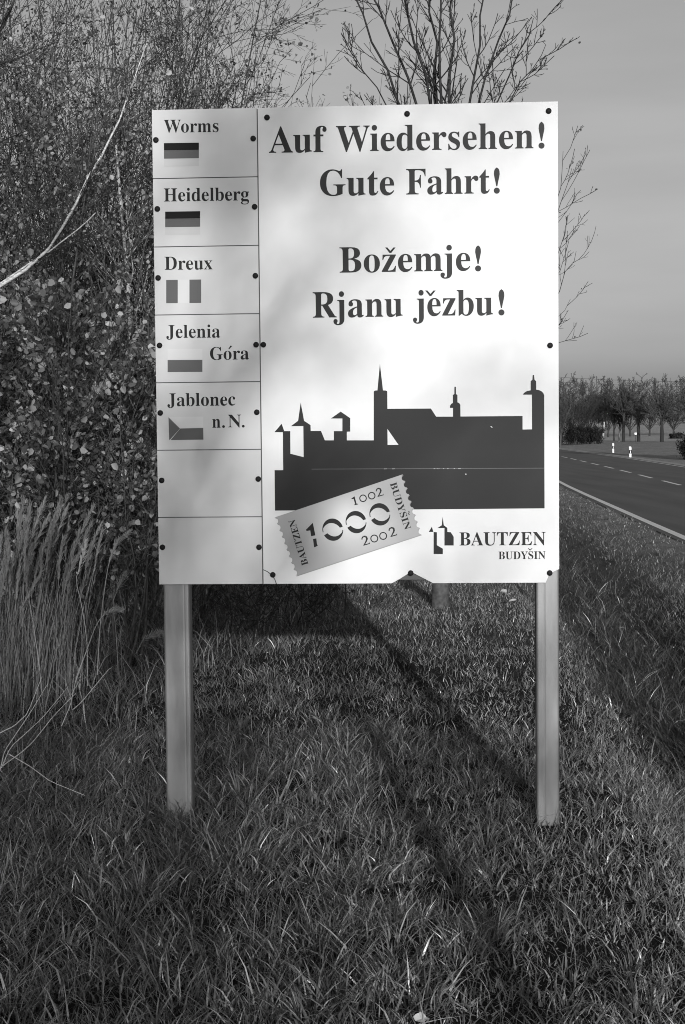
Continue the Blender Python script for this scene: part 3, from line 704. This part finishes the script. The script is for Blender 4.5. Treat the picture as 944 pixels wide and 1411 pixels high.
# white birch leaning across the thicket
br_root_p = at(-330, 800, 9.3)
birch = empty('birch', (br_root_p[0], 9.3, float(gz(br_root_p[0], 9.3)))); tag(birch, 'slim white birch leaning across the left thicket up to the right', 'tree')
ox, oy, oz = birch.location
def pxline(pts, Y0, Y1):
    return np.array([at(p[0], p[1], Y0 + (Y1 - Y0) * i / (len(pts) - 1)) for i, p in enumerate(pts)]) - np.array([ox, oy, oz])
a_ = [(-330, 960), (-240, 700), (-130, 500), (-60, 432), (0, 394), (35, 372), (65, 345), (85, 315), (105, 280), (122, 243), (140, 215), (152, 190), (165, 165), (176, 132), (188, 100), (202, 60)]
P = pxline(a_, 9.35, 9.6)[None]; K = P.shape[1]
rad = np.interp(np.arange(K), [0, 4, 8, 12, K - 1], [.024, .0105, .0078, .0055, .0025])[None]
V, F = tubes(P, rad, 8); link('trunk', npmesh('trunk', V, F, smooth=True), M_birch, birch)
b_ = [(-60, 438), (-20, 404), (12, 383), (45, 360), (70, 345), (85, 333), (105, 318), (120, 305), (132, 293)]
P = pxline(b_, 9.42, 9.5)[None]; K = P.shape[1]
V, F = tubes(P, np.linspace(.0070, .003, K)[None], 6); link('limb', npmesh('limb', V, F, smooth=True), M_birch, birch)
rb = np.random.default_rng(77)
P1 = pxline(a_, 9.35, 9.6)[None]; R1 = rad
P2, R2 = kids(rb, P1[:, 4:], R1[:, 4:], 26, .05, 1, .3, .8, .22, .4, 4, .12, .12); P3, R3 = kids(rb, P2, R2, 5, .2, 1, .3, .8, .5, .6, 3, .14, .1)
V, F = merge([tubes(P2, np.maximum(R2, .0022), 3), tubes(P3, np.maximum(R3, .0014), 3)]); link('crown', npmesh('crown', V, F), M_bark, birch)
# a darker leaning limb crossing the top left corner, and a hanging pale stem behind
def lone_stem(name, pts, Y0, Y1, r0, r1, m, label, kidsn=14):
    b0 = at(*pts[0], Y0); e = empty(name, (b0[0], b0[1], b0[2])); tag(e, label, 'tree')
    P = (np.array([at(p[0], p[1], Y0 + (Y1 - Y0) * i / (len(pts) - 1)) for i, p in enumerate(pts)]) - b0)[None]; K = P.shape[1]
    R_ = np.linspace(r0, r1, K)[None]; V, F = tubes(P, R_, 7); link('trunk', npmesh('trunk', V, F, smooth=True), m, e)
    P2, R2 = kids(rb, P, R_, kidsn, .3, 1, .4, .9, .2, .5, 4, .12, .1); P3, R3 = kids(rb, P2, R2, 5, .2, 1, .3, .8, .5, .6, 3, .14, .1)
    V, F = merge([tubes(P2, np.maximum(R2, .0025), 3), tubes(P3, np.maximum(R3, .0016), 3)]); link('crown', npmesh('crown', V, F), m, e); return e
lone_stem('sapling', [(-260, 905), (-180, 560), (-110, 300), (-60, 130), (-10, 60), (12, 20), (35, -40)], 11, 11.6, .03, .006, M_bark, 'dark leaning sapling crossing the top left corner of the view')
lone_stem('sapling', [(150, 860), (168, 700), (176, 560), (180, 470), (176, 380), (168, 300), (160, 200)], 14.2, 14.4, .030, .010, mat('pale_bark', .42, .7, noise=(18, .6, 1.2)), 'pale straight stem glimpsed in the thicket close to the left side of the sign')

# dark bare tree behind the board
def bare_tree(name, seed, x, y, label, limbs, trunk_h, trunk_r, m, limb_k=1.0, lf2=.42, segs=(6, 4, 3), cat='tree', group=None, mul=(11, 7, 4), H=6.0, ang=(.15, .75), tw=.004, z=None, leaf_n=0, fan=None, sides=3, trop=.10, lt=(.1, .25), trunk_m=None, lsz=(.03, .05)):
    r = np.random.default_rng(seed); z = float(gz(x, y)) if z is None else z
    e = empty(name, (x, y, z - .05)); tag(e, label, cat, group)
    P0, R0 = grow(r, np.zeros((1, 3)), np.array([[.02, 0, 1.0]]), np.array([trunk_h]), np.array([trunk_r]), 6, .03, .1, .7)
    V, F = tubes(P0, R0, 10); link('trunk', npmesh('trunk', V, F, smooth=True), trunk_m or m, e)
    P1, R1 = kids(r, P0, R0, limbs, .45, 1.0, ang[0], ang[1], 0, .55, 8, .05, trop, .22)
    L = (H - trunk_h) * r.uniform(.7, 1.1, limbs); d = norm(P1[:, 1] - P1[:, 0])
    st = P0[0, -1] * r.uniform(.55, 1.0, (limbs, 1)); a = np.arange(limbs) * 2.4 + r.uniform(0, .5, limbs); an = r.uniform(ang[0], ang[1], limbs)
    d = np.stack([np.cos(a) * np.sin(an), np.sin(a) * np.sin(an), np.cos(an)], -1)
    P1, R1 = grow(r, st, d, L, trunk_r * limb_k * r.uniform(.3, .55, limbs), 9, .05, trop * .5, .2)
    P2, R2 = kids(r, P1, R1, mul[0], .15, .97, .35, .95, lf2, .6, segs[0], .07, trop, .3)
    P3, R3 = kids(r, P2, R2, mul[1], .15, 1.0, .4, .95, .42, .65, segs[1], .10, trop, .4)
    P4, R4 = kids(r, P3, R3, mul[2], .15, 1.0, .4, .95, .5, .7, segs[2], .12, trop, .5)
    V, F = merge([tubes(P1, np.maximum(R1, tw * 1.4), 5), tubes(P2, np.maximum(R2, tw), sides), tubes(P3, np.maximum(R3, tw * .75), sides), tubes(P4, np.maximum(R4, tw * .55), sides)])
    link('crown', npmesh('crown', V, F, smooth=True), m, e)
    if leaf_n:
        V, F, T = leaves(r, P4, leaf_n, lsz[0], lsz[1], lt[0], lt[1]); link('foliage', npmesh('foliage', V, F, T), M_leaf, e)
    return e
def traced_tree(seed, x, y, z1, limbs, label, r0, mul, tw):
    """trunk up to a fork, then limbs through digitised points, each limb in its own depth"""
    r = np.random.default_rng(seed); z = float(gz(x, y)); o = np.array([x, y, z - .05]); e = empty('bare_tree', tuple(o)); tag(e, label, 'tree')
    P0, R0 = grow(r, np.zeros((1, 3)), np.array([[.01, 0, 1.0]]), np.array([z1]), np.array([r0]), 6, .02, .1, .7)
    V, F = tubes(P0, R0, 10); link('trunk', npmesh('trunk', V, F, smooth=True), M_barkm, e)
    K = 9; Ps = []; Rs = []
    for pts, w in limbs:
        dy = r.uniform(-.9, .9); p = [at(q[0], q[1], y + dy * (k + 1) / len(pts)) - o for k, q in enumerate(pts)]
        p = np.array([P0[0, -1 if pts[0][1] < 500 else 3]] + p); t_ = np.linspace(0, len(p) - 1, K)
        f = np.minimum(t_.astype(int), len(p) - 2); w_ = (t_ - f)[:, None]; q = p[f] * (1 - w_) + p[f + 1] * w_
        q[1:-1] = q[1:-1] * .5 + (q[:-2] + q[2:]) * .25 + r.normal(size=(K - 2, 3)) * .018
        Ps.append(q); Rs.append(np.linspace(w, w * .3, K))
    P1 = np.array(Ps); R1 = np.array(Rs)
    P2, R2 = kids(r, P1, R1, mul[0], .25, .97, .35, .95, .19, .6, 5, .09, .08, .3); P3, R3 = kids(r, P2, R2, mul[1], .15, 1, .4, .95, .4, .65, 4, .1, .08, .4)
    P4, R4 = kids(r, P3, R3, mul[2], .15, 1, .4, .95, .5, .7, 3, .12, .06, .5)
    V, F = merge([tubes(P1, R1, 5), tubes(P2, np.maximum(R2, tw), 3), tubes(P3, np.maximum(R3, tw * .8), 3), tubes(P4, np.maximum(R4, tw * .6), 3)])
    link('crown', npmesh('crown', V, F, smooth=True), M_barkt, e)
    V, F, T = leaves(r, P3, 40, .02, .04, .03, .1); link('foliage', npmesh('foliage', V, F, T), M_leaf, e)
traced_tree(201, .95, 15.5, 2.5, [([(590, 300), (555, 133), (515, 60), (487, 0), (460, -70)], .018), ([(592, 300), (590, 150), (545, 55), (512, 0), (480, -70)], .02), ([(600, 300), (600, 140), (572, 60), (556, 0), (545, -80)], .021),
    ([(604, 300), (604, 140), (600, 60), (592, 0), (585, -90)], .022), ([(606, 300), (611, 140), (606, 60), (604, 0), (610, -90)], .02), ([(612, 300), (620, 140), (627, 60), (622, 0), (630, -90)], .022),
    ([(618, 300), (642, 140), (658, 75), (668, 0), (676, -80)], .018), ([(622, 300), (655, 140), (690, 65), (706, 0), (720, -60)], .016), ([(630, 310), (688, 140), (716, 70), (735, 25)], .012), ([(640, 300), (700, 138), (735, 92), (752, 62)], .009),
    ([(585, 320), (540, 150), (498, 90), (470, 45)], .011)], 'dark bare tree fanning out above and behind the board', .09, (10, 5, 2), .0042)
traced_tree(207, 2.13, 16.6, 1.5, [([(690, 500), (745, 360), (775, 275), (788, 232)], .007), ([(700, 450), (755, 330), (772, 260), (776, 208)], .007), ([(700, 520), (760, 430), (780, 372), (794, 346)], .007),
    ([(690, 560), (745, 480), (772, 432), (786, 412)], .006), ([(660, 480), (690, 330), (720, 220), (735, 170)], .012), ([(650, 480), (650, 330), (655, 220), (665, 160)], .012), ([(720, 540), (755, 400), (778, 320), (792, 300)], .006)],
    'slender bare tree whose twigs stick out past the right edge of the board', .05, (6, 4, 1), .003)

# ------------------------------------------------------------------ dry tall grass
def stalk_mesh(seed, H, lean, plume):
    r = np.random.default_rng(seed); K = 9
    P = np.zeros((1, K, 3)); tt = np.linspace(0, 1, K); P[0, :, 2] = H * (tt - .06 * lean * tt ** 2); P[0, :, 0] = H * lean * tt ** 2.2; P[0, :, 1] = .02 * np.sin(tt * 4 + seed)
    V, F = tubes(P, np.linspace(.0026, .0012, K)[None], 3); parts = [(V, F)]
    if plume:                                  # plume: short spikelets hugging the top of the stalk
        n = 90; q = r.uniform(1 - plume, 1.0, n); j = q * (K - 1); f = np.minimum(j.astype(int), K - 2); w = (j - f)[:, None]
        c = P[0, f] * (1 - w) + P[0, f + 1] * w; T = norm(P[0, f + 1] - P[0, f])
        d = norm(T + r.normal(size=(n, 3)) * .22); L = (.028 + .03 * np.sin((q - 1 + plume) / plume * math.pi))[:, None]
        PP = np.stack([c, c + d * L * .5, c + d * L], 1); parts.append(tubes(PP, np.broadcast_to(np.array([.0010, .0019, .0005]), (n, 3)), 3))
    V, F = merge(parts); return npmesh('stalk', V, F, np.full(len(V), r.uniform(.2, .36)))
SM = [stalk_mesh(300 + i, 1.0, [.06, .12, .2, .10, .03, .15][i], [.26, .3, .24, .22, .3, .28][i]) for i in range(6)]
for m_ in SM: m_.materials.append(M_dry)
def clump(px, py, Y, n, H, label, rr_):
    p = at(px, py, Y); e = empty('dry_grass_clump', (p[0], Y, float(gz(p[0], Y)))); tag(e, label, 'grass', 'clumps of tall dry grass at the left margin')
    r = np.random.default_rng(int(px) + 500)
    for k in range(n):
        o = bpy.data.objects.new('stalk', SM[k % 6]); COL.objects.link(o); o.parent = e
        a = r.uniform(0, 6.283); q = rr_ * math.sqrt(r.uniform()); o.location = (q * math.cos(a), q * math.sin(a) * 1.2, 0)
        s = H * r.uniform(.72, 1.08); o.scale = (s, s, s); o.rotation_euler = (r.normal() * .09, r.normal() * .10 + .03, r.normal() * .5)
    sets = []; n2 = 110; x = r.normal(size=n2) * rr_ * .6; y = r.normal(size=n2) * rr_ * .8
    sets.append(blades(r, np.stack([x, y, np.zeros(n2)], -1), r.uniform(.3, .85, n2) * H, r.uniform(.003, .006, n2), r.uniform(0, 6.28, n2), np.abs(r.normal(size=n2)) * .12, r.uniform(.12, .34, n2), .16))
    bo = bladeobj('blade_tuft', sets, M_dry, e); bo['kind'] = 'stuff'
clump(6, 950, 9.6, 25, 1.22, 'tall dry plumed grass clump at the very left margin', .17)
clump(50, 950, 9.9, 27, 1.22, 'tallest dry plumed grass clump, second from the left margin', .2)
clump(84, 950, 10.2, 16, 1.12, 'dry plumed grass clump nearest the sign', .18)
def single(pts, Y, label, plume=.25, r0=.0035, name='dry_grass_stalk', tone=.42):
    K = 12; xs = [p[0] for p in pts]; ysn = [p[1] for p in pts]; t0 = np.linspace(0, len(pts) - 1, K)
    b0 = at(xs[0], ysn[0], Y); P = np.array([at(np.interp(t_, range(len(pts)), xs), np.interp(t_, range(len(pts)), ysn), Y) for t_ in t0]) - b0
    r = np.random.default_rng(int(xs[0] * 3 + ysn[0])); parts = [tubes(P[None], np.linspace(r0, r0 * .4, K)[None], 4)]
    e = empty(name, b0); tag(e, label, 'grass')
    V, F = parts[0]; link('stem', npmesh('stem', V, F, np.full(len(V), tone)), M_dry, e)
    if plume:
        n = 110; q = r.uniform(1 - plume, 1.0, n); j = q * (K - 1); f = np.minimum(j.astype(int), K - 2); w = (j - f)[:, None]
        c = P[f] * (1 - w) + P[f + 1] * w; T = norm(P[f + 1] - P[f]); d = norm(T + r.normal(size=(n, 3)) * .3); L = (.02 + .03 * np.sin((q - 1 + plume) / plume * math.pi))[:, None]
        V, F = tubes(np.stack([c, c + d * L * .5, c + d * L], 1), np.broadcast_to(np.array([.001, .0026, .0006]), (n, 3)), 3)
        link('seed_head', npmesh('seed_head', V, F, np.full(len(V), tone * .95)), M_dry, e)
single([(121, 945), (120, 880), (112, 830), (104, 800), (113, 770), (119, 745)], 9.3, 'upright dry stalk with pale head just right of the plumed clumps', .35)
single([(134, 930), (138, 860), (145, 805), (150, 775), (160, 748), (180, 732)], 8.8, 'tall dry stalk with its plume curving right, nearest the sign', .4)
single([(104, 940), (118, 900), (132, 862), (140, 850), (150, 842), (168, 840)], 8.5, 'short dry stalk with a nodding pale head low in front of the shrubs', .35)
single([(163, 930), (160, 870), (155, 830), (163, 810), (173, 790)], 9.6, 'faint dry stalk beside the left leg, under the shrubs', .35, tone=.25)
single([(205, 920), (200, 900), (185, 905), (198, 880), (222, 872)], 8.0, 'bent dry stalk touching the left leg of the sign', .3, tone=.25)
for pts, lab in (([(0, 1062), (6, 1035), (40, 985), (66, 942)], 'straw stem leaning right at the left margin, shortest of the fan'), ([(2, 1058), (14, 1030), (58, 990), (94, 946)], 'longest bright straw stem of the fan at the left margin'),
                 ([(4, 1055), (28, 1038), (45, 1023), (75, 985), (105, 955)], 'lowest straw stem of the fan, bent in the middle'), ([(0, 1010), (20, 1000), (38, 983), (58, 932)], 'upper straw stem of the fan, steepest at its tip'),
                 ([(12, 1039), (40, 1055), (70, 1077), (117, 1096)], 'straw stem lying forward down to the right over the grass'), ([(100, 978), (112, 968), (150, 922), (154, 920)], 'straw stem leaning right, below the nodding stalk'),
                 ([(85, 1000), (97, 972), (106, 930), (118, 900)], 'thin upright straw stem right of the fan')):
    single(pts, 5.9 if pts[0][0] < 50 else 6.6, lab, 0, .0024 if pts[0][0] < 50 else .0022, 'straw_stem', .6)

# ------------------------------------------------------------------ far side of the road
G2 = 'bare trees in the row across the road'
def far_tree(px, base, top, hw, label, seed, Y, tr=.14, m=M_bark, mul=(9, 6, 4), tw=.03, trh=.3, ang=(.25, .95), leaf_n=0, group=G2, name='roadside_tree', limbs=13, tm=None, lsz=(.2, .4), lt=(.1, .2), limb_k=.7):
    p = at(px, base, Y); H = (base - top) / FPX * Y
    return bare_tree(name, seed, p[0], Y, label, limbs, H * trh, tr, m, limb_k=limb_k, group=group, mul=mul, H=H * .93, ang=ang, tw=tw, segs=(4, 2, 1), z=float(gz(p[0], Y)), leaf_n=leaf_n, trop=.06, trunk_m=tm, lsz=lsz, lt=lt)
M_pale = mat('pale_trunk', .4, .8)
BM = dict(mul=(11, 7, 4), tw=.016, limb_k=.6)
far_tree(772, 608, 506, 26, 'greyish fine-twigged tree beyond the road beside the right edge of the sign', 451, 170, .12, M_barkm, trh=.25, ang=(.15, .55), mul=(12, 7, 4), tw=.016)
far_tree(790, 608, 520, 26, 'dense dark tree behind the greyish one at the right edge of the sign', 411, 200, .2, M_bark, trh=.15, **BM)
far_tree(812, 606, 512, 22, 'tall pale-tipped bare tree left of the two slim pale trunks', 402, 215, .18, M_barkm, trh=.2, ang=(.15, .6), **BM)
far_tree(823, 605, 526, 12, 'slim tree with a pale trunk, left one of the close pair', 403, 225, .16, M_barkt, tm=M_pale, ang=(.15, .6), trh=.35, **BM)
far_tree(831, 605, 530, 12, 'slim tree with a pale trunk, right one of the close pair', 404, 228, .16, M_barkt, tm=M_pale, ang=(.15, .6), trh=.35, **BM)
far_tree(846, 609, 526, 12, 'thin young tree with a light stem between the pale pair and the dark row', 405, 212, .12, M_bark, tm=M_barkl, ang=(.15, .6), **BM)
far_tree(853, 611, 540, 10, 'thin leaning young tree just left of the first dark trunk of the row', 406, 205, .12, M_bark, tm=M_barkl, ang=(.15, .6), **BM)
far_tree(859, 615, 517, 17, 'tall dark-trunked tree standing straight above the gap between the marker posts', 407, 200, .2, M_barkm, tm=M_barkt, ang=(.08, .45), trh=.36, **BM)  # row crowns from here on in lighter bark, air haze put into the colour
far_tree(880, 616, 532, 15, 'shorter dark-trunked tree second from the right in the row', 408, 198, .22, M_barkm, tm=M_barkt, ang=(.2, .75), trh=.4, **BM)
far_tree(912, 618, 518, 22, 'broad dark-trunked tree nearest the right margin', 409, 190, .24, M_barkm, tm=M_barkt, ang=(.12, .8), trh=.33, mul=(12, 7, 4), tw=.016)
far_tree(952, 619, 516, 22, 'dark tree whose crown just enters at the right margin', 410, 188, .24, M_barkm, tm=M_barkt, ang=(.12, .8), trh=.33, **BM)
hz_ = ['hazy bare tree farthest left behind the roadside row, hidden by the board', 'hazy bare tree behind the board beyond the road', 'hazy bare tree peeping past the right edge of the board', 'hazy bare tree behind the dense dark tree',
       'hazy bare tree left of the pale pair of trunks', 'hazy bare tree right of the pale pair of trunks', 'hazy bare tree between the tall and the shorter row trees', 'hazy bare tree just left of the broad row tree',
       'hazy bare tree just right of the broad row tree', 'hazy bare tree beyond the right margin']
for i, px in enumerate((738, 752, 765, 783, 802, 838, 868, 895, 928, 958)):   # looser trees behind the row
    far_tree(px, 602, 535 + (i * 37) % 11, 14, hz_[i], 430 + i, 290 + (i * 53) % 50, .2, M_bark, tw=.032, trh=.2, mul=(9, 5, 3), group='hazy trees behind the roadside row', name='background_tree')
# dark hedge at the foot of the left group
def far_bush(px0, px1, base, top, Y, seed, label, n=5000, lt=(.02, .06), name='far_bush', cat='bush', ls=(.2, .45), depth=3.0):
    r = np.random.default_rng(seed); a = at(px0, base, Y); b = at(px1, base, Y); wx = (b[0] - a[0]) / 2; h = (base - top) / FPX * Y; cx_ = (a[0] + b[0]) / 2
    z0 = float(gz(cx_, Y)); e = empty(name, (cx_, Y, z0)); tag(e, label, cat)
    ns = 26; x0 = r.uniform(-wx, wx, ns); P0 = np.stack([x0, r.uniform(-depth, depth, ns) * .5, np.zeros(ns)], -1); hh = h * (.65 + .35 * np.sqrt(np.clip(1 - (x0 / wx) ** 2 * .8, 0, 1))) * r.uniform(.8, 1.05, ns)
    D = r.normal(size=(ns, 3)) * .25 + np.array([0, 0, 1]); P1, R1 = grow(r, P0, D, hh, np.full(ns, .05), 4, .08, .05)
    P2, R2 = kids(r, P1, R1, 9, .1, 1, .4, 1.1, .5, .6, 3, .12, .05)
    V, F = merge([tubes(P1, R1, 3), tubes(P2, R2, 3)]); link('stem', npmesh('stem', V, F), M_bark, e)
    V, F, T = leaves(r, P2, n, ls[0], ls[1], lt[0], lt[1], spread=.15); link('foliage', npmesh('foliage', V, F, T), M_leaf, e)
far_bush(762, 822, 612, 586, 185, 501, 'low dark evergreen hedge under the trees beside the sign edge', 20000, ls=(.07, .15), lt=(.012, .035))
far_bush(945, 980, 640, 612, 92, 503, 'dark bush just entering at the right margin by the road', 3500, ls=(.08, .16), depth=1.5)
far_bush(926, 940, 606, 600, 260, 504, 'small low bush in the pale field behind the row', 900)
# tall dark evergreen outside the frame on the right, whose shadow crosses the far verge
bare_tree('evergreen_tree', 520, 22.3, 82.0, 'dark tree beyond the right margin shading the far verge', 16, 1.2, .18, M_bark, H=7.0, leaf_n=8000, segs=(4, 2, 1), mul=(8, 5, 3), tw=.02, lt=(.04, .08), lsz=(.12, .2))

# far wood along the rise
r = np.random.default_rng(9); n = 400; xw = np.linspace(-40, 330, n) + r.normal(size=n) * .8; yw = 640 + r.uniform(-18, 18, n)
hw_ = 15.5 + 2.5 * vn(xw, yw, 26, 4) + r.normal(size=n) * .7
P0 = np.stack([xw, yw, gz(xw, yw)], -1); P1, R1 = grow(r, P0, r.normal(size=(n, 3)) * .06 + np.array([0, 0, 1.0]), hw_ * .95, np.full(n, .22), 4, .03, .05)
P2, R2 = kids(r, P1, R1, 9, .15, 1, .4, 1.0, .32, .6, 2, .1, .05); P3, R3 = kids(r, P2, R2, 4, .2, 1, .4, 1, .5, .6, 1, .1, .05)
V, F = merge([tubes(P1, R1, 3), tubes(P2, np.maximum(R2, .1), 3), tubes(P3, np.maximum(R3, .09), 3)])
wo_ = link('distant_wood', npmesh('distant_wood', V, F), M_barkm); wo_['kind'] = 'stuff'; tag(wo_, 'distant bare wood along the low rise behind the field', 'wood')

# delineator posts
def marker(px, base, Y, label):
    p = at(px, base, Y); z = p[2]; zg = float(gz(p[0], Y)); e = empty('marker_post', (p[0], Y, zg)); tag(e, label, 'post', 'roadside marker posts')
    h = 1.02
    def prism(z0, z1, k=1.0, slant=0.0):
        w, d = .075 * k, .06 * k; q = [(-w, -d * .2), (-w * .55, -d), (w * .55, -d), (w, -d * .2), (w * .8, d), (-w * .8, d)]; V = [(x, y, z0 + slant * y) for x, y in q] + [(x, y, z1 + slant * y) for x, y in q]
        F = [(i, (i + 1) % 6, 6 + (i + 1) % 6, 6 + i) for i in range(6)] + [(5, 4, 3, 2, 1, 0), (6, 7, 8, 9, 10, 11)]; return V, F
    off = z - zg
    V, F = joinvf([prism(-.2, .66 + off), prism(.86 + off, h + off, 1, 1.0)]); addmesh('post_body', V, F, M_postw, e)
    V, F = prism(.655 + off, .865 + off, 1.03); addmesh('black_band', V, F, M_black, e)
    V, F = boxes([(-.02, .02, -.068, -.06, .69 + off, .83 + off)]); addmesh('reflector', V, F, M_refl, e)
marker(868.5, 640, 95, 'nearer white marker post with dark band across the road')
marker(845, 629.5, 126, 'smaller farther white marker post across the road')
# little white sign by the row
p = at(876, 597.5, 185); e = empty('small_sign', (p[0], 185, float(gz(p[0], 185)))); tag(e, 'tiny bright white sign plate beside a dark trunk across the road', 'sign')
zz = p[2] - e.location.z
V, F = boxes([(-.13, .13, -.02, .02, zz - .11, zz + .11)]); addmesh('plate', V, F, M_postw, e)
V, F = boxes([(-.02, .02, .02, .06, -.1, zz + .1)]); addmesh('post', V, F, M_bark, e)
# overhead cables with their poles (the poles stand outside the view)
pw = empty('power_line', (0, 0, 0)); tag(pw, 'two thin overhead wires crossing low over the far trees', 'cable')
A = at(700, 521, 330); B = at(1250, 521, 330)
for dz in (0, 1.0):
    tt = np.linspace(0, 1, 14); P = A[None] * (1 - tt[:, None]) + B[None] * tt[:, None]; P[:, 2] += dz - 1.8 * 4 * tt * (1 - tt)
    V, F = tubes(P[None], np.full((1, 14), .03), 3); link('wire', npmesh('wire', V, F), M_bark, pw)
for p in (A, B):
    z0 = float(gz(p[0], p[1])); V, F = tubes(np.array([[[p[0], p[1], z0 - .5], [p[0], p[1], p[2] + 1.4]]]), np.array([[.2, .14]]), 8); link('pole', npmesh('pole', V, F), M_barkm, pw)

# ------------------------------------------------------------------ trees behind the photographer, whose shade dapples the board and the grass
def shade_tree(x, y, H, seed, limbs, label, **k):
    return bare_tree('shade_tree', seed, x, y, label, limbs, H * .28, .13, M_bark, H=H, ang=(.15, .8), tw=.012, segs=(4, 2, 1), group='trees behind the viewpoint', **k)
shade_tree(.3, -26, 10.8, 601, 15, 'half-bare tree behind the viewpoint, nearest the road', mul=(9, 5, 3), leaf_n=2600, lsz=(.07, .12))
shade_tree(-2.2, -22, 8.6, 602, 17, 'leafier tree behind the viewpoint, away from the road', mul=(9, 5, 3), leaf_n=8000, lsz=(.08, .13))
shade_tree(-.8, -35, 10.5, 603, 13, 'farthest half-bare tree behind the viewpoint', mul=(8, 4, 3), leaf_n=4000, lsz=(.08, .13))
bare_tree('shade_tree', 611, .9, -14, 'added slender bare tree nearest behind the viewpoint, unseen, for finer dapple', 8, 3.3, .05, M_bark, H=7.2, ang=(.1, .6), mul=(7, 4, 2), tw=.006, group='trees behind the viewpoint', leaf_n=500, lsz=(.04, .07))  # extra tree, added to throw finer dapple across the board
# thin young stem close behind, throwing the second thin shadow on the grass
e = empty('young_tree', (.985, -.3, float(gz(.985, -.3)) - .05)); tag(e, 'thin young stem close behind the viewpoint', 'tree')
P0, R0 = grow(np.random.default_rng(3), np.zeros((1, 3)), np.array([[0, 0, 1.0]]), np.array([1.66]), np.array([.066]), 7, .012, .05, .6)
V, F = tubes(P0, R0, 8); link('trunk', npmesh('trunk', V, F, smooth=True), M_barkm, e)
P1, R1 = kids(np.random.default_rng(4), P0, R0, 5, .5, .95, .3, .6, .2, .3, 4, .08, .1); V, F = tubes(P1, R1, 4); link('crown', npmesh('crown', V, F), M_barkm, e)
